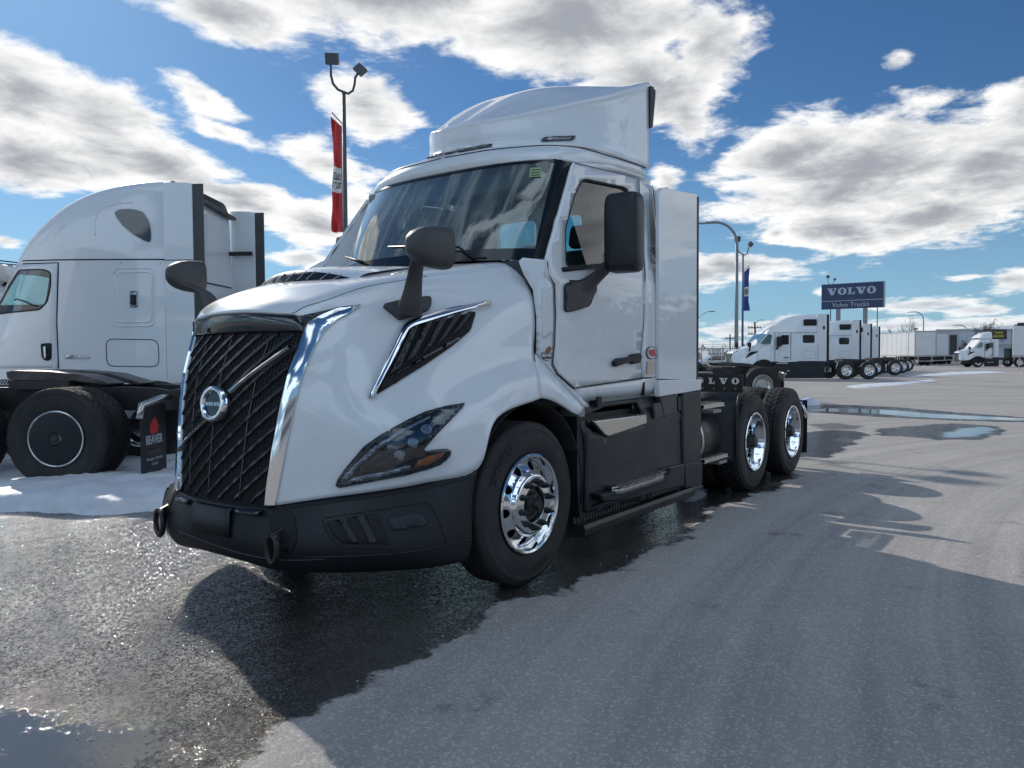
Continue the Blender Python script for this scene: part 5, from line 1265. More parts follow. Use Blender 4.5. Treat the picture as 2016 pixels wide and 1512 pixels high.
for x in (2.4, 3.72):
    for y in (0., .30, 1.85): wheel('wheel', TA, (x, y, .505), 'plain', n=40, lugs=False)
MB().prism([(-3.4, .35), (1.6, .35), (1.6, .95), (-3.2, .95)], .02, .08).obj('side_fairing', 'black_plastic', TA)
# ------------------------------------------------------------------ tandem of the nearer tractor on the left
gC = G0(112, 963); wC = float(np.dot(gC-C2, FH)); uC = float(np.dot(gC-C2, RH)); RC = .545
TC = thing('tractor_chassis', 'black tractor rear end with capped wheels and dealer mud flap, standing in snow', 'truck', tuple(UW(uC, wC)), ROT)
for x in (0, -1.40):
    w1 = wheel('wheel', TC, (x, 0, RC), 'cap', R=RC, w=.27, rimmat='brushed_steel', n=72); w1.scale = (1, 1, 1)
    wheel('inner_wheel', TC, (x, .30, RC), 'plain', R=RC, n=48); wheel('inner_wheel', TC, (x, 1.87, RC), 'plain', R=RC, n=48); wheel('wheel', TC, (x, 2.44, RC), 'cap', R=RC, rimmat='brushed_steel', n=48, flip=True)
    MB().tube([(x, .3, RC), (x, 2.1, RC)], .09, 10).obj('axle', 'chassis_black', TC)
for y in (.78, 1.66): MB().prism([(-7.2, .80), (1.05, .80), (1.12, .86), (1.12, 1.0), (.75, 1.06), (.4, 1.08), (-7.2, 1.08)], y-.04, y+.04).obj('frame_rail', 'chassis_black', TC, bevel=.006)
for x in (-3.5, -.7, .95): MB().box(x-.06, x+.06, .8, 1.64, .84, 1.04).obj('cross_member', 'chassis_black', TC)
# fifth wheel with pick-up ramps sloping down to the rear
f5 = MB().prism([(-.98, 1.262), (-.90, 1.278), (-.50, 1.265), (-.10, 1.225), (.12, 1.16), (.22, 1.12), (.20, 1.10), (-.2, 1.15), (-.9, 1.16), (-.97, 1.19)], .70, 1.10).prism([(-.98, 1.262), (-.90, 1.278), (-.50, 1.265), (-.10, 1.225), (.18, 1.14), (.30, 1.10), (.26, 1.08), (-.2, 1.15), (-.9, 1.16), (-.97, 1.19)], 1.34, 1.74).prism([(-.98, 1.258), (-.90, 1.27), (-.55, 1.26), (-.55, 1.16), (-.97, 1.18)], 1.10, 1.34)
f5.obj('fifth_wheel', 'grease_steel', TC, bevel=.008)
MB().box(-.9, -.2, .62, 1.82, 1.06, 1.16).obj('fifth_wheel_base', 'chassis_black', TC)
sp_ = MB().tube([(-1.45+.005*k, 1.0+.03*math.cos(k*.9), 1.14+.03*math.sin(k*.9)) for k in range(90)], .006, 5); sp_.obj('air_line', 'chassis_black', TC)
# mud flap, its bright bracket and lamps
xf = U(268, wC)-uC
MB().tube([(xf+.02, .0, .76), (xf+.02, .05, .90), (xf+.02, .55, .96), (xf+.02, .75, .96)], .036, 14).obj('flap_bracket', 'brushed_steel', TC)
mf = MB().prism([(.02, .10), (.62, .12), (.62, .90), (.10, .86), (.02, .74)], xf+.015, xf+.022, 'yz').obj('mud_flap', 'black_plastic', TC)
MB().box(xf+.008, xf+.0135, .07, .56, .80, .86).obj('flap_strip', 'sticker_white', mf); MB().prism([(.04, .70), (.14, .70), (.22, .85), (.13, .85)], xf+.004, xf+.012, 'yz').obj('flap_reflector', 'red_paint', mf)
# lettering on the outer (rear) face as the camera sees it
def flap_txt(txt, size, y, z, m, bold=.0, xs_=1.): b_ = MB(); place_text(b_, txt, size, .003, (xf+.0225, y, z), (0, 1, 0), (0, 0, 1), bold=bold, xs=xs_); b_.obj('lettering', m, mf, fix=False)
flap_txt('BEAVER', .135, .33, .50, 'print_grey', .004, .85); flap_txt('Winnipeg • Brandon', .048, .33, .29, 'print_grey'); flap_txt('Canada', .048, .33, .23, 'print_grey')
MB().prism(rnd([(.24, .57), (.42, .57), (.44, .66), (.36, .76), (.28, .72), (.22, .64)], .03), xf+.0225, xf+.0245, 'yz').obj('flap_print', 'red_paint', mf)
MB().prism([(.14, .38), (.52, .40), (.44, .34), (.24, .33)], xf+.0225, xf+.0245, 'yz').obj('flap_print', 'cast_metal', mf)
xl = xf+.32
lb = MB().box(xl-.03, xl, .64, 1.8, .62, .88).obj('lamp_bar', 'chassis_black', TC, bevel=.01)
for y, z, m_ in ((.74, .72, 'red_lens'), (.92, .80, 'lamp_grey'), (1.55, .72, 'red_lens')): MB().tube([(xl, y, z), (xl+.02, y, z)], .055, 20).obj('tail_lamp', m_, lb)
MB().box(xl+.0, xl+.004, .72, .98, .90, .95).obj('conspicuity_strip', 'red_paint', lb)
# its cab and hood, ahead of the frame to the left
cb = sh(MB().grid(crg(section_loft([(-7.6, 1.0, .8, .6, 1.6, .2), (-7.0, 1.15, .9, .7, 1.9, .2), (-6.2, 1.2, .95, .98, 2.1, .2), (-5.6, 1.22, 1.05, .98, 3.0, .3), (-4.6, 1.22, 1.1, .98, 3.8, .3), (-3.6, 1.22, 1.1, .98, 3.9, .3)]), 2, 1))).obj('cab', 'white_paint', TC, sharp=60)
wheel('wheel', TC, (-6.6, 0, RC), 'cap', R=RC, rimmat='brushed_steel', n=48)
# ------------------------------------------------------------------ third white roof showing between the two
# ------------------------------------------------------------------ tractors parked in the yard
def make_tractor(label, x_fw=1.62, tall=1., rear=(6.3, 7.6), cab_end=4.62, cat='truck', ext=True, day=False):
    t = thing('sleeper_truck' if not day else 'day_cab_truck', label, cat)
    if not day:
        st = [(1.15, 1.05, .92, 1.05, 1.93, .1), (1.30, 1.10, .95, 1.05, 2.05, .12), (1.8, 1.16, .98, 1.05, 2.56, .16), (1.95, 1.18, .98, 1.05, 2.78, .22), (2.32, 1.2, 1.0, 1.05, 3.10*tall, .3), (2.9, 1.2, 1.02, 1.05, 3.43*tall, .32), (3.63, 1.22, 1.08, 1.05, 3.62*tall, .3), (cab_end, 1.22, 1.12, 1.05, 3.66*tall, .24), (cab_end+.0, 1.22, 1.12, 1.05, 3.66*tall, .24)]
    else:
        st = [(1.15, 1.05, .92, 1.05, 1.93, .1), (1.30, 1.10, .95, 1.05, 2.05, .12), (1.8, 1.16, .98, 1.05, 2.70, .16), (2.0, 1.18, .98, 1.05, 2.86, .2), (2.6, 1.2, 1.0, 1.05, 2.95, .22), (2.9, 1.2, 1.0, 1.05, 2.95, .22)]
        cab_end = 2.9
    sh(MB().grid(crg(section_loft(st), 3, 1))).obj('body', 'white_paint', t, sharp=60)
    yb = [(-1.2+YC, 1.05), (1.2+YC, 1.05), (1.1+YC, (3.6*tall if not day else 2.9)), (-1.1+YC, (3.6*tall if not day else 2.9))]
    MB().prism(yb, cab_end-.01, cab_end+.02, 'yz').obj('rear_wall', 'white_paint', t)
    sh(MB().grid(crg(section_loft([(0.02, .62, .52, .75, 1.45, .12), (.10, .80, .58, .72, 1.60, .14), (.45, 1.08, .70, .72, 1.72, .2), (.85, 1.18, .78, .80, 1.83, .22), (1.2, 1.2, .86, 1.05, 1.95, .2)]), 4, 1))).obj('hood', 'white_paint', t, sharp=60)
    gr = MB().box(-.03, .05, YC-.5, YC+.5, .62, 1.50).obj('grille', 'grille_black', t, bevel=.03)
    for s_ in (-1, 1): MB().tube([(.0, YC+s_*.50, .65), (-.02, YC+s_*.53, 1.1), (.06, YC+s_*.55, 1.5), (.3, YC+s_*.62, 1.65)], .035, 6).obj('grille_surround', 'chrome', t)
    MB().prism([(-.08, .30), (1.05, .32), (1.02, .74), (.05, .68)], .10, 2.34).obj('bumper', 'black_plastic', t, bevel=.05)
    # arch and wheel
    MB().prism([(x_fw+.60*math.cos(a), .53+.62*math.sin(a)) for a in np.linspace(-.1, PI+.1, 20)], -.012, .3).obj('wheel_arch', 'deep_black', t)
    MB().prism([(2.2, .08), (2.2, .96), (3.2, 1.02), (5.05 if not day else 3.6, 1.02), (5.05 if not day else 3.6, .08)], .0, .06).obj('side_skirt', 'skirt_plastic', t, bevel=.02)
    for x0, x1, z in ((2.3, 2.95, .90), (2.45, 3.05, .48)): MB().box(x0, x1, -.04, .02, z, z+.06).obj('step', 'brushed_steel', t)
    ws_ = MB().grid(np.array([[(1.32, YC+y, 2.02), (1.83, YC+y*.94, 2.58)] for y in np.linspace(-.98, .98, 7)])+np.array((-.03, 0, .01))).prism([(1.40, 2.02), (1.98, 2.02), (2.08, 2.50), (1.86, 2.58)], -.0+.03, .05)
    MATS.get('far_glass') or mat('far_glass', (.10, .20, .20), .06, coat=1.)
    ws_.obj('windshield', 'far_glass', t)
    dr = rbox(MB(), 2.46, 3.08, 1.10, 2.62, .0, .03, .05).obj('door', 'white_paint', t)
    MB().prism([(2.52, 1.95), (3.0, 1.98), (3.0, 2.50), (2.58, 2.50)], -.006, .01).obj('window_pane', 'dark_glass', dr); MB().box(2.72, 3.0, -.02, .0, 1.22, 1.27).obj('handle', 'black_plastic', dr)
    rbox(MB(), 1.98, 2.46, 1.10, 1.95, .02, .05, .02).obj('cowl_panel', 'white_paint', t)
    MB().prism([(.62, 1.24), (1.22, 1.52), (1.30, 1.62), (.95, 1.58), (.80, 1.50)], -.0+.12, .20).obj('air_vent', 'deep_black', t)
    MB().prism([(.28, .80), (.75, .92), (.80, 1.06), (.48, 1.0)], .18, .35).obj('headlight', 'dark_glass', t)
    for y, hgt in ((.12, 0), (2.3, .0)):
        hm_ = MB().tube([(.86, y+.1, 1.62), (.84, y, 2.02)], .045, 6).obj('hood_mirror', 'black_plastic', t); MB().box(.72, .92, y-.06, y+.1, 1.86, 2.10).obj('mirror_head', 'black_plastic', hm_, bevel=.03)
    dm_ = rbox(MB(), 2.28, 2.52, 1.88, 2.42, -.26, -.06, .05).obj('door_mirror', 'black_plastic', t); MB().tube([(2.3, .02, 1.72), (2.40, -.15, 1.92)], .05, 6).obj('mirror_arm', 'black_plastic', dm_)
    for x in (2.22, 3.12): MB().box(x-.008, x+.008, -.004, .03, 1.10, 2.64).obj('seam', 'seam_black', t)
    if not day:
        for x0, x1, z0, z1 in ((3.80, 4.46, 2.06, 2.50), (3.86, 4.60, 3.02, 3.38)): rbox(MB(), x0, x1, z0, z1, .0 if z0 < 2.6 else .06, .04 if z0 < 2.6 else .15, .08).obj('sleeper_window', 'dark_glass', t)
        MB().box(2.05, 4.62, .0, .02, 2.628, 2.645).obj('seam', 'seam_black', t)
        for a in (((3.84, 1.18), (4.5, 1.60)),): MB().box(a[0][0], a[1][0], -.003, .0, a[0][1], a[0][1]+.008).box(a[0][0], a[1][0], -.003, .0, a[1][1], a[1][1]+.008).box(a[0][0], a[0][0]+.008, -.003, .0, a[0][1], a[1][1]).box(a[1][0], a[1][0]+.008, -.003, .0, a[0][1], a[1][1]).obj('luggage_door', 'seam_black', t)
        for y0 in (0., 2.40):
            e_ = MB().box(cab_end, cab_end+.52, y0, y0+.04, 1.05, 3.66*tall).obj('side_extender', 'white_paint', t); MB().box(cab_end+.52, cab_end+.66, y0+.008, y0+.03, 1.05, 3.65*tall).obj('extender_flap', 'black_plastic', e_)
            MB().box(cab_end+.30, cab_end+.42, y0-.006, y0-.001, 2.8, 3.0).obj('extender_vent', 'black_plastic', e_)
    else:
        f_ = section_loft([(1.9, 1.0, .9, 2.9, 3.0, .04), (2.0, 1.0, .8, 2.9, 3.2, .1), (2.5, 1.0, .85, 2.9, 3.55, .2), (3.0, 1.02, .95, 2.9, 3.62, .2)]); sh(MB().grid(f_)).obj('roof_fairing', 'white_paint', t, sharp=60)
        MB().prism([(YC-.86, 3.0), (YC+.86, 3.0), (YC+.9, 3.35), (YC+.7, 3.55), (YC-.7, 3.55), (YC-.9, 3.35)], 2.96, 3.01, 'yz').obj('fairing_back', 'dark_glass', t)
        MB().box(2.95, 2.97, YC-.35, YC+.35, 2.1, 2.6).obj('rear_window', 'dark_glass', t)
        for z in (1.45, 2.05, 2.72): MB().box(2.92, 3.5, 2.28, 2.40, z-.03, z+.03).obj('extender_bracket', 'chassis_black', t)
        for y0 in (0., 2.40): MB().box(2.9, 3.55, y0, y0+.04, 1.05, 2.85).obj('side_extender', 'white_paint', t)
    fr_ = rear[1]+.75
    for y in (.8, 1.64): MB().box(.6, fr_, y-.04, y+.04, .74, .98).obj('frame_rail', 'chassis_black', t)
    MB().prism([(rear[0]+.1, 1.16), (rear[1]-.1, 1.12), (rear[1]-.1, 1.06), (rear[0]+.1, 1.0)], .75, 1.7).obj('fifth_wheel', 'grease_steel', t)
    wheel('wheel', t, (x_fw, .03, .505), 'steer', n=40, lugs=False); wheel('wheel', t, (x_fw, 2.41, .505), 'plain', n=40, lugs=False, flip=True)
    for x in rear:
        wheel('wheel', t, (x, .0, .505), 'drive' if False else 'steer', n=40, lugs=False) if False else wheel('wheel', t, (x, .0, .505), 'plain', n=40, lugs=False); wheel('wheel', t, (x, 2.44, .505), 'plain', n=40, lugs=False, flip=True)
    MB().tube([(fr_-.32, .0, .62), (fr_-.42, .0, .86), (fr_-.40, .5, .92)], .03, 6).obj('flap_bracket', 'chrome', t); MB().tube([(rear[0]-.62, 0, .62), (rear[0]-.50, 0, .95), (rear[0]-.45, .5, .98)], .03, 6).obj('flap_bracket', 'chrome', t)
    MB().box(fr_-.34, fr_-.32, .0, .6, .15, .82).obj('mud_flap', 'black_plastic', t)
    return t
tr1 = make_tractor('white sleeper truck nearest in the yard row, nose showing beside the fence')
def stand(o, px, w, rz=0): p = UW(U(px, w), w); o.location = p; o.rotation_euler = (0, 0, ROT+rz); return o
W1 = 42.5
stand(tr1, 1448, W1, math.radians(2))
GRP = 'white sleeper trucks parked in a row in the yard'
tr1['group'] = GRP
for px_rear, w, lab, rz in ((1697, 50, 'white sleeper truck second in the yard row, square windows one above the other', 2), (1718, 56, 'white sleeper truck third in the yard row, mostly hidden, chrome rear wheels showing', 2), (1734, 62, 'white sleeper truck farthest in the yard row, next to the trailer side', 2)):
    o = dup(tr1, label=lab, group=GRP); ur = U(px_rear, w); p = UW(ur-5.25, w); o.location = p; o.rotation_euler = (0, 0, ROT+math.radians(rz))
td = make_tractor('white day cab truck facing left in front of the pale building', day=True, rear=(5.6, 6.95)); stand(td, 1893, 78, math.radians(-6))
# third white roof between the hero and the tall sleeper on the left
tl = dup(tr1, label='white sleeper truck behind the big tractor, only its domed roof showing above the hood'); del tl['group']
tl.location = UW(U(345, 15.4), 15.4); tl.rotation_euler = (0, 0, ROT-math.radians(3))
tl2 = dup(tr1, label='white truck farthest left, only a roof edge showing above the cab window'); del tl2['group']; tl2.location = UW(-17.5, 19); tl2.rotation_euler = (0, 0, ROT)
# near tractor tail in front of the yard row
wD = 22.5; uD = U(1502, wD)
TD = thing('tractor_chassis', 'low black tractor tail with dusty wheels just beyond the lettered hanger', 'truck', tuple(UW(uD, wD)), ROT)
for x in (0, -1.32):
    wheel('wheel', TD, (x, 0, .52), 'plain', n=48, R=.52, rimmat='brushed_steel'); wheel('inner_wheel', TD, (x, .31, .52), 'plain', n=48, R=.52); wheel('wheel', TD, (x, 2.4, .52), 'plain', n=48, R=.52, flip=True)
for y in (.78, 1.62): MB().prism([(-6.5, .80), (.9, .80), (.98, .9), (.98, 1.02), (-6.5, 1.06)], y-.04, y+.04).obj('frame_rail', 'chassis_black', TD)
MB().prism([(-1.2, 1.18), (-.9, 1.20), (-.2, 1.15), (.2, 1.05), (.1, 1.03), (-1.1, 1.08)], .7, 1.7).obj('fifth_wheel', 'grease_steel', TD, bevel=.02)
MB().prism([(-2.5, 1.0), (-2.2, 1.25), (-1.8, 1.22), (-1.6, 1.02)], .3, 1.9).obj('deck_plate', 'chassis_black', TD, bevel=.03)
MB().tube([(.68, 0, .84), (.68, .5, .88)], .035, 8).obj('flap_bracket', 'brushed_steel', TD)
MB().box(.62, .64, .0, .62, .15, .86).obj('mud_flap', 'brushed_steel', TD)
# ------------------------------------------------------------------ trailers
def trailer(label, px, w, L, colr, doors, group='box trailers parked nose away in the yard'):
    """rear face towards the camera, near left side showing; px = left edge of the rear face"""
    t = thing('box_trailer', label, 'trailer', tuple(UW(U(px, w), w)), YAW, group)   # local x runs away, y to the left
    H0, H1 = 1.15, 4.1
    MB().box(.0, L, -2.6, 0, H0, H1).obj('box', colr, t, bevel=.02)
    b_ = rbox(MB(), 0, 0, 0, 0, 0, 0) if False else MB()
    f = MB().box(-.05, .0, -.12, .02, H0-.05, H1+.02).box(-.05, .0, -2.62, -2.48, H0-.05, H1+.02).box(-.05, .0, -2.48, -.12, H1-.16, H1+.02).box(-.05, .0, -2.48, -.12, H0-.08, H0+.10).obj('rear_frame', 'trailer_rail', t)
    if doors:
        for k in range(7): MB().box(-.035, .0, -2.46, -.14, H0+.14+k*.38, H0+.50+k*.38).obj('door_slat', colr, t)
    MB().box(.0, L, -.0, .03, H0-.02, H0+.14).obj('side_rail', 'trailer_rail', t); MB().box(.0, L, 0, .025, H1-.12, H1).obj('top_rail', 'trailer_rail', t)
    for k in range(int(L/1.2)): MB().box(.6+k*1.2, .615+k*1.2, 0, .012, H0+.14, H1-.12).obj('side_seam', 'trailer_rail', t)
    MB().box(.05, .15, -2.3, -.3, .5, .6).obj('underride_bar', 'trailer_rail', t)
    for y in (-.5, -2.1): MB().box(.08, .14, y-.05, y+.05, .55, H0).obj('bar_post', 'trailer_rail', t)
    for x in (1.6, 2.9):
        for y, fl in ((-.05, -PI/2), (-2.55, PI/2)):
            o = wheel('wheel', t, (x, y, .505), 'plain', n=24, lugs=False); o.rotation_euler = (0, 0, PI if y > -1 else 0)
    for y in (-.35, -2.25): MB().box(L-3.0, L-2.88, y-.06, y+.06, .1, H0).obj('landing_leg', 'chassis_black', t)
    MB().box(.4, 4.2, -2.2, -.4, .7, H0).obj('bogie_frame', 'chassis_black', t)
    return t
trailer('white box trailer with roll-up door, nearest of the three beside the trucks', 1800, 90, 15, 'trailer_side', True)
trailer('white box trailer partly hidden, middle of the three beside the trucks', 1828, 98, 15, 'trailer_side', True)
trailer('dark grey box trailer rear, last of the three beside the trucks', 1847, 104, 15, 'trailer_dark', False)
tz = trailer('white box trailer cut by the right edge of the photo', 1993, 66, 12, 'trailer_side', False, group=None) if False else None
tR = thing('box_trailer', 'white box trailer with refrigeration unit cut by the right edge of the photo', 'trailer', tuple(UW(U(1993, 66), 66)), ROT-math.radians(33))
MB().box(0, 14, 0, 2.6, 1.15, 3.75).obj('box', 'trailer_side', TR_ if False else tR, bevel=.03); MB().box(0, 14, -.02, 0, 1.1, 1.28).obj('side_rail', 'trailer_rail', tR)
MB().box(.3, 1.1, .5, 2.1, 3.76, 4.05).obj('cooling_unit', 'chassis_black', tR, bevel=.03)
for x in (.5, .9): MB().box(x-.05, x+.05, .2, .3, .05, 1.15).obj('landing_leg', 'trailer_rail', tR)
MB().box(.4, 1.0, .24, .30, .5, .58).obj('leg_brace', 'trailer_rail', tR)
for x in (10.5, 11.8): wheel('wheel', tR, (x, .0, .505), 'plain', n=24, lugs=False)
# ------------------------------------------------------------------ building
wb = 108; ub = U(1843, wb)
BD = thing('dealership_building', 'long low pale building behind the day cab truck, with a dark and yellow sign', 'building', tuple(UW(ub, wb)), ROT-math.radians(4))
MB().box(0, 10.2, 0, 20, 0, 4.75).obj('wall', 'wall_pale', BD)
MB().box(10.2, 40, -.4, 20, 0, 5.35).obj('wall', 'wall_grey', BD); MB().box(-.1, 10.2, -.08, 0, 4.6, 4.85).obj('parapet', 'trailer_rail', BD); MB().box(10.2, 40, -.5, -.4, 5.2, 5.45).obj('parapet', 'trailer_rail', BD)
MB().box(0, 40, -.9, -.42, 2.75, 2.90).obj('canopy', 'wall_pale', BD)
for k in range(8): MB().box(1.2*k+.6, 1.2*k+.62, -.02, 0, 2.9, 4.6).obj('panel_joint', 'wall_grey', BD)
for x0, x1, z0, z1 in ((.25, .6, 3.1, 4.0), (9.2, 11.4, .2, 2.1), (12.6, 13.0, 2.2, 3.0)): MB().box(x0, x1, -.45 if x0 > 10 else -.05, -.43 if x0 > 10 else -.02, z0, z1).obj('window', 'dark_glass', BD)
px0 = U(1952, wb)-ub
sg_ = MB().box(px0-.6, px0+1.35, -.62, -.5, 3.4, 4.75).obj('sign_board', 'sign_dark', BD)
b_ = MB(); 
for k, tx in enumerate(('TRUCK', 'CENTRE')): place_text(b_, tx, .42, .02, (px0+.15, -.63, 4.3-.5*k), (1, 0, 0), (0, 0, 1), bold=.01)
b_.obj('lettering', 'sign_yellow', sg_, fix=False)
# ------------------------------------------------------------------ pylon sign
wS = 74; a0, a1 = PW(1617.5, 561, wS), PW(1740, 554, wS*.955)
sx = np.array((a1-a0)[:2]); Ls_ = np.linalg.norm(sx); ang = math.atan2(sx[1], sx[0]); zt = a0[2]; zm = PW(1617.5, 594, wS)[2]; zb_ = PW(1617.5, 609.5, wS)[2]
SG = thing('pylon_sign', 'big dark blue dealer sign on two posts above the parked trucks', 'sign', (a0[0], a0[1], 0), ang)
s1 = MB().box(0, Ls_, 0, .35, zm+.05, zt).obj('sign_panel', 'sign_blue', SG); s2 = MB().box(0, Ls_, 0, .35, zb_, zm-.04).obj('sign_panel', 'sign_blue', SG)
MB().box(-.02, Ls_+.03, .03, .32, zm-.03, zm+.04).obj('panel_joint', 'sign_letter', SG); MB().box(Ls_+.001, Ls_+.08, .0, .36, zb_, zt+.02).obj('sign_edge', 'sign_edge', SG); MB().box(0, Ls_, .02, .33, zt+.001, zt+.04).obj('sign_edge', 'sign_edge', SG)
b_ = MB(); wordmark(b_, (zt-zm)*.40, Ls_*.79, .04, (Ls_*.49, -.001, zm+(zt-zm)*.56), (1, 0, 0), (0, 0, 1)); b_.obj('lettering', 'sign_letter', s1, fix=False)
b_ = MB(); place_text(b_, 'Volvo Trucks', (zm-zb_)*.80, .05, (Ls_*.48, -.03, zb_+(zm-zb_)*.47), (1, 0, 0), (0, 0, 1)); b_.obj('lettering', 'sign_letter', s2, fix=False)
for x in (Ls_*.275, Ls_*.71): MB().box(x-.17, x+.17, .02, .33, 0, zb_).obj('post', 'pole_grey', SG)
# ------------------------------------------------------------------ street furniture
def pole_thing(name, label, px, w, top, r, m='pole_grey', cat='street lamp', group=None):
    t = thing(name, label, cat, tuple(UW(U(px, w), w)), ROT, group); MB().tube([(0, 0, 0), (0, 0, top)], [r, r*.7], 12).obj('pole', m, t); return t
def curved_lamp(label, px, w, pytop, pxend, r, group='curved street lamps'):
    zt_ = Zp(px, pytop, w); L_ = U(px, w)-U(pxend, w); R_ = min(L_*.55, 1.4)
    t = pole_thing('street_lamp', label, px, w, zt_-R_, r, group=group)
    MB().tube([(0, 0, zt_-R_)]+[(-R_+R_*math.cos(a), 0, zt_-R_+R_*math.sin(a)) for a in np.linspace(.08, PI/2, 10)]+[(-L_+.45, 0, zt_-.02)], r*.6, 8).obj('arm', 'pole_grey', t)
    MB().box(-L_-.05, -L_+.5, -.1, .1, zt_-.10, zt_-.01).obj('lamp_head', 'pole_grey', t, bevel=.03)
    return t
curved_lamp('tall curved street lamp rising right behind the big tractor', 1449.5, 45, 437.5, 1373, .13)
curved_lamp('curved street lamp standing above the white trailers', 1817, 125, 614, 1785, .13); curved_lamp('curved street lamp in front of the pale building', 1904, 120, 640, 1875, .12); curved_lamp('smallest curved street lamp tip above the trailers', 1865, 170, 654, 1845, .12)
def angled_lamp(label, px, w, pytop, pxe, pye, r=.08):
    t = pole_thing('street_lamp', label, px, w, Zp(px, pytop, w), r); z0 = Zp(px, pytop, w); xe_ = U(pxe, w)-U(px, w); ze_ = Zp(pxe, pye, w)
    MB().tube([(0, 0, z0-.2), (xe_*.3, 0, z0+(ze_-z0)*.4), (xe_*.75, 0, ze_-.05), (xe_, 0, ze_)], r*.5, 6).obj('arm', 'pole_grey', t); MB().box(xe_-.1, xe_+.6, -.12, .12, ze_-.08, ze_+.06).obj('lamp_head', 'pole_grey', t); return t
angled_lamp('thin street lamp with angled arm at the edge of the big tractor', 1374, 100, 624, 1398, 613)
def twin_light(label, px, w, flag, flabel, top=10.9, group='twin floodlight poles'):
    r = .085; t = pole_thing('floodlight_pole', label, px, w, top, r, 'pole_dark' if flag == 'red' else 'pole_blue', 'light pole', group)
    s_ = 1.0
    MB().tube([(0, 0, top-.15)]+[(-.42+.0+.42*math.cos(a)-.0, 0, top+.40-.0+.55*math.sin(a)) for a in (-PI/2+.9, -PI/2+.3)]+[(-.36, 0, top+.30), (-.40, 0, top+.60), (-.41, 0, top+.95)], .04, 8).obj('arm', 'pole_dark', t) if False else MB().tube([(0, 0, top-.02), (-.18, 0, top+.06), (-.33, 0, top+.24), (-.39, 0, top+.50), (-.40, 0, top+.85)], .04, 8).obj('arm', 'pole_dark', t)
    MB().tube([(0, 0, top-.02), (.14, 0, top-.07), (.28, 0, top+.02), (.34, 0, top+.22), (.36, 0, top+.42), (.46, 0, top+.58)], .04, 8).obj('arm', 'pole_dark', t)
    h1 = MB().obox((-.36, .05, top+1.02), (.19, .02, 0), (0, .12, .05), (.0, -.06, .16)).obj('lamp_head', 'pole_dark', t, bevel=.015); MB().obox((-.36, -.02, top+1.06), (.15, .02, 0), (0, .01, .0), (.0, -.04, .09)).obj('lens', 'lamp_grey', h1) if False else None
    MB().obox((.52, 0, top+.66), (.10, .05, .11), (.0, .09, -.0), (-.12, 0, .11)).obj('lamp_head', 'pole_dark', t, bevel=.015)
    # banner with its arm, a thing of its own
    return t
def banner(label, px, w, py0, py1, width, m, sgn, seed=0):
    z1, z0 = Zp(px, py0, w), Zp(px, py1, w); t = thing('flag', label, 'flag', tuple(UW(U(px, w), w, z0)), ROT+sgn*.0)
    n1, n2 = 44, 14; H = z1-z0
    def fp(s_, h):   # s_ across from the pole, h up
        fold = .04*math.sin(h*1.6+s_*7+seed)+.02*math.sin(h*4.1-s_*11)
        wd = width*(.92+.05*math.sin(h*2.1+1.2)+.02*math.sin(h*6)); 
        return (sgn*(.10+s_*wd*.88), -fold*s_*3.2, h+s_*.30*(h/H)**3)
    for k, (a, c_, mm) in enumerate(((0, .37, m), (.37, .60, 'flag_white'), (.60, 1, m))):
        MB().grid(np.array([[fp(j/n2, H*(a+(c_-a)*i_/n1)) for j in range(n2+1)] for i_ in range(n1+1)])).obj('cloth', mm, t, solid=.006)
    vs, fs = text_mesh('USED', .40, 0., bold=.012); v2, f2 = text_mesh('TRUCKS', .36, 0., bold=.012)
    for (vv, ff, hc_, sc) in ((vs, fs, .515, .34), (v2, f2, .435, .24)):
        w_ = max(v[0] for v in vv)-min(v[0] for v in vv); mx_ = (max(v[0] for v in vv)+min(v[0] for v in vv))/2
        out = []
        for v in vv: s_ = (v[0]-mx_)/w_*.86+.5; q = np.array(fp(s_, H*hc_+v[1]*.75)); out.append(q+np.array((0, -.012, 0)))
        MB().add(out, ff).obj('lettering', 'flag_ink', t)
    MB().tube([(0, 0, H), (sgn*width*1.05, 0, H+.42)], .02, 6).obj('flag_arm', 'pole_dark', t); MB().tube([(sgn*.09, 0, 0), (sgn*.09, 0, H)], .018, 6).obj('flag_rod', 'pole_grey', t)
    return t
lp = twin_light('dark twin floodlight pole behind the big tractor, carrying the red and white flag', 684, 24, 'red', '', Zp(682, 180, 24))
banner('red and white used truck flag hanging on the twin floodlight pole', 684, 24, 248, 457, .36, 'flag_red', -1)
lp2 = twin_light('twin floodlight pole with the blue and white flag beside the curved street lamp', 1461.5, 52, 'blue', '', Zp(1461, 500, 52))
banner('blue and white flag hanging on the pole right of the curved street lamp', 1461.5, 52, 535, 612, .42, 'flag_blue', 1, 2)
lp3 = twin_light('small twin floodlight pole peeking over the left end of the pylon sign', 1634, 100, 'blue', '', Zp(1634, 560, 100))
lp4 = pole_thing('light_pole', 'thin bare pole under the right end of the pylon sign', 1726, 85, Zp(1725, 600, 85), .07, 'pole_dark', 'pole')
hs = pole_thing('floodlight_mast', 'short mast with flat round head above the trailers', 1800.5, 120, Zp(1800, 647, 120), .12, 'pole_grey', 'light pole'); MB().tube([(0, 0, Zp(1800, 649, 120)), (0, 0, Zp(1800, 647, 120)+.1)], .4, 12).obj('lamp_head', 'pole_grey', hs)
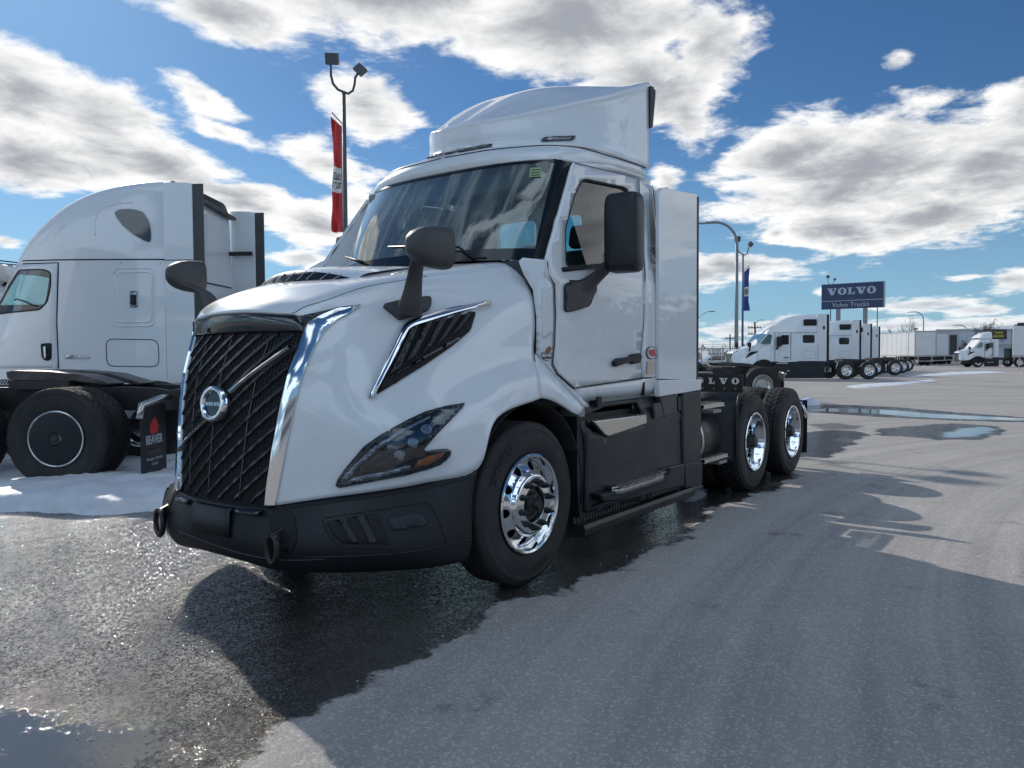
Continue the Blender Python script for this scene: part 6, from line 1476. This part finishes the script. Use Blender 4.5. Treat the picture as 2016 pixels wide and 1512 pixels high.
def utility(label, px, w, pytop, lean=0, arm=1):
    t = thing('utility_pole', label, 'utility pole', tuple(UW(U(px, w), w)), ROT, 'wooden utility poles'); z1 = Zp(px, pytop, w); MB().tube([(0, 0, 0), (lean, 0, z1)], [.17, .13], 8).obj('pole', 'wood_pole', t)
    for k in range(arm):
        MB().box(lean-1.0, lean+1.0, -.08, .08, z1-.9-k*.9, z1-.75-k*.9).obj('crossarm', 'wood_pole', t)
        for x in (-.8, -.4, .4, .8): MB().box(lean+x-.04, lean+x+.04, -.04, .04, z1-.74-k*.9, z1-.5-k*.9).obj('insulator', 'far_brown', t)
    return t
u1 = utility('leaning wooden utility pole with a street lamp, nearer of the two', 1490, 110, 634, -.35, 2); zz = Zp(1489, 636, 110); MB().tube([(-.3, 0, zz), (.3, 0, zz+.4), (1.0, 0, zz+.45)], .05, 6).obj('lamp_arm', 'pole_grey', u1)
u2 = utility('distant wooden utility pole between the fence and the curved lamp', 1437, 150, 658, 0, 1)
wr = MB()
for dz in (0, .5, 1.0):
    for a, c_ in (((1300, 150), (1437, 150)), ((1437, 150), (1490, 110)), ((1490, 110), (1700, 120))):
        p0 = UW(U(*a), a[1], Zp(1437, 664, 150)-dz); p1 = UW(U(*c_), c_[1], (Zp(1490, 640, 110) if c_[0] > 1450 else Zp(1437, 664, 150))-.8-dz); wr.tube([p0*(1-t_)+p1*t_-np.array((0, 0, 1.6*t_*(1-t_))) for t_ in np.linspace(0, 1, 8)], .018, 4, cap=False)
tag(wr.obj('power_lines', 'pole_dark', fix=False), 'thin dark power lines strung between the wooden utility poles', 'power lines')
# chain link fence
wf_ = 58; u0 = U(1340, wf_)
FN = thing('chain_link_fence', 'grey chain link fence with barbed wire arms beyond the tractor tail', 'fence', tuple(UW(u0, wf_)), ROT)
zf = Zp(1400, 686, wf_); Lf = U(1462, wf_)-u0; k = 0
for x in np.arange(0, Lf, Lf/6):
    po = MB().tube([(x, 0, 0), (x, 0, zf+.03)], .045, 8).obj('fence_post', 'galvanised', FN)
    MB().tube([(x, 0, zf), (x+.12, -.1, zf+.42)], .02, 5).obj('barb_arm', 'galvanised', po)
MB().tube([(0, 0, zf), (Lf, 0, zf)], .03, 6).obj('top_rail', 'galvanised', FN)
ms = MB()
for x in np.arange(-zf, Lf, .16):
    for s_ in (1, -1):
        a = (max(0, x), 0, 0 if x >= 0 else -x); c_ = (min(Lf, x+zf), 0, min(zf, Lf-x)); 
        if s_ < 0: a = (a[0], 0, zf-a[2]); c_ = (c_[0], 0, zf-c_[2])
        ms.tube([a, c_], .004, 3, cap=False)
for dz in (.14, .28, .4): ms.tube([(0, -.05, zf+dz), (Lf, -.05, zf+dz)], .006, 3, cap=False)
tag(ms.obj('wire_mesh', 'galvanised', FN, fix=False), kind='stuff')
# parked cars beyond the fence
def car(label, px, w, colr, rz=0):
    t = thing('parked_car', label, 'car', tuple(UW(U(px, w), w)), ROT+rz, 'cars parked beyond the fence')
    pr = [(0, .35), (0, .75), (.9, .92), (1.5, 1.38), (2.9, 1.42), (3.7, 1.0), (4.4, .92), (4.5, .4)]
    MB().prism(pr, 0, 1.75).obj('body', colr, t, bevel=.12, seg=3); MB().prism([(1.05, .95), (1.58, 1.33), (2.85, 1.36), (3.5, 1.0)], -.012, 1.762).obj('window', 'dark_glass', t)
    for x in (.85, 3.6):
        for y in (0, 1.75): MB().tube([(x, y-.03, .33), (x, y+.03, .33)], .33, 16).obj('wheel', 'rubber', t)
    return t
car('silver car parked beyond the fence, nearer the big tractor', 1368, 66, 'car_silver'); car('dark car roof beyond the fence, right of the silver car', 1412, 76, 'trailer_dark', .2)
# far horizon
def low_building(label, px0, px1, w, pyt, m, colr='building'):
    t = thing('low_building', label, 'building', tuple(UW(U(px0, w), w)), ROT); L_ = U(px1, w)-U(px0, w); H = Zp((px0+px1)/2, pyt, w); MB().box(0, L_, 0, 15, 0, H).obj('wall', m, t); MB().box(-.3, L_+.3, -.3, 15.3, H, H+.25).obj('roof', 'trailer_rail', t)
    for k in range(4): MB().box(L_*(.1+.22*k), L_*(.2+.22*k), -.06, -.02, H*.3, H*.65).obj('window', 'dark_glass', t)
low_building('white far warehouse seen through the fence', 1394, 1425, 230, 688, 'far_white'); low_building('brown low building far behind the fence', 1425, 1475, 260, 694, 'far_brown'); low_building('grey low far building at the left of the fence gap', 1340, 1392, 240, 695, 'wall_grey')
low_building('pale far hall showing low between the left trucks', 520, 640, 200, 694, 'far_white')
def scrub(name, pts, h, seed, n, m='scrub'):
    r_ = random.Random(seed); b_ = MB()
    for _ in range(n):
        t_ = r_.random()*(len(pts)-1); i_ = int(t_); p = np.array(pts[i_])*(1-(t_-i_))+np.array(pts[i_+1])*(t_-i_); p = p+np.array((r_.gauss(0, 4), r_.gauss(0, 4), 0)); hh_ = h*r_.uniform(.45, 1.1); ww = hh_*r_.uniform(.25, .5)
        for q in range(26):
            a = r_.random()*2*PI; zz_ = hh_*r_.uniform(.15, 1); rr_ = ww*math.sin(PI*min(1, .15+zz_/hh_*.8))*r_.uniform(.3, 1); c_ = p+np.array((rr_*math.cos(a), rr_*math.sin(a), zz_)); e1 = np.array([r_.gauss(0, 1) for _ in range(3)]); e2 = np.array([r_.gauss(0, 1) for _ in range(3)]); s_ = hh_*.07
            b_.add([c_+e1*s_, c_+e2*s_, c_-e1*s_*.6-e2*s_*.5], [(0, 1, 2)])
        b_.tube([p, p+np.array((0, 0, hh_*.7))], hh_*.015, 4, cap=False)
    return tag(b_.obj(name, m, fix=False), kind='stuff')
scrub('far_tree_line', [UW(-260, 330), UW(-60, 340), UW(120, 330), UW(300, 330)], 6, 3, 260)
# trees and a hall across the road behind the camera: they show in the paint and chrome
scrub('tree_line_across_road', [(-70, -95, 0), (0, -80, 0), (80, -70, 0), (170, -60, 0)], 13, 5, 240)
hb2 = thing('office_building', 'glass fronted block across the road behind the camera, mirrored in the chrome', 'building', (-75, -20, 0), 0); MB().box(0, 18, -30, 12, 0, 9).obj('wall', 'wall_grey', hb2)
for k in range(10):
    for j in range(2): MB().box(18.01, 18.05, -29+k*4, -26.4+k*4, 1.5+j*4, 3.6+j*4).obj('window', 'dark_glass', hb2)
# trees with bare crowns
def bare_tree(label, px, w, pyt, leaf=0, seed=1, spread=.38):
    r_ = random.Random(seed); t = thing('bare_tree', label, 'tree', tuple(UW(U(px, w), w)), 0, None); H = Zp(px, pyt, w)
    tk = MB(); cr2 = MB(); lf = MB(); tips = []
    def grow(p, d, L_, rad, lev):
        n = 3; q = [p]
        for k in range(n): d = (d+Vector((r_.gauss(0, .10), r_.gauss(0, .10), .05))).normalized(); q.append(q[-1]+d*L_/n)
        (tk if lev < 1 else cr2).tube(q, [rad*(1-.55*k/n) for k in range(n+1)], 5 if lev < 2 else 3, cap=False)
        if lev >= 4: tips.append(q[-1]); return
        for k in range(3 if lev else 6):
            a = r_.random()*2*PI; t_ = r_.uniform(.35, 1); i_ = min(n-1, int(t_*n)); b0 = q[i_]+(q[i_+1]-q[i_])*(t_*n-i_); nd = (d+Vector((math.cos(a)*spread*2, math.sin(a)*spread*2, .25))).normalized(); grow(b0, nd, L_*r_.uniform(.45, .62), rad*.5, lev+1)
            tips.append(b0)
        grow(q[-1], d, L_*.6, rad*.5, lev+1)
    grow(Vector((0, 0, 0)), Vector((0, 0, 1)), H*.48, H*.018, 0)
    tk.obj('trunk', 'bark', t, fix=False); cro = cr2.obj('crown', 'bark', t, fix=False)
    if leaf:
        for p in tips:
            for _ in range(leaf):
                c_ = p+Vector((r_.gauss(0, .15), r_.gauss(0, .15), r_.gauss(0, .15))); e1, e2 = [Vector([r_.gauss(0, 1) for _ in range(3)]).normalized()*.09 for _ in range(2)]; lf.add([c_, c_+e1, c_+e1+e2, c_+e2], [(0, 1, 2, 3)])
        tag(lf.obj('leaves', 'dry_leaf', cro, fix=False), kind='stuff')
    return t
bare_tree('bare tree with fine upright twigs above the trailers', 1793, 128, 622, 0, 4, .30); bare_tree('small bare bush crown left of the bare tree above the trailers', 1772, 130, 643, 1, 8); bare_tree('tree still holding dry brown leaves beside the pale building', 1929, 100, 626, 1, 6, .36); bare_tree('small leafy bush below the dry leaved tree by the building', 1908, 98, 668, 1, 9, .4)
bare_tree('round bare tree far behind the fence', 1424, 140, 694, 0, 12, .5)
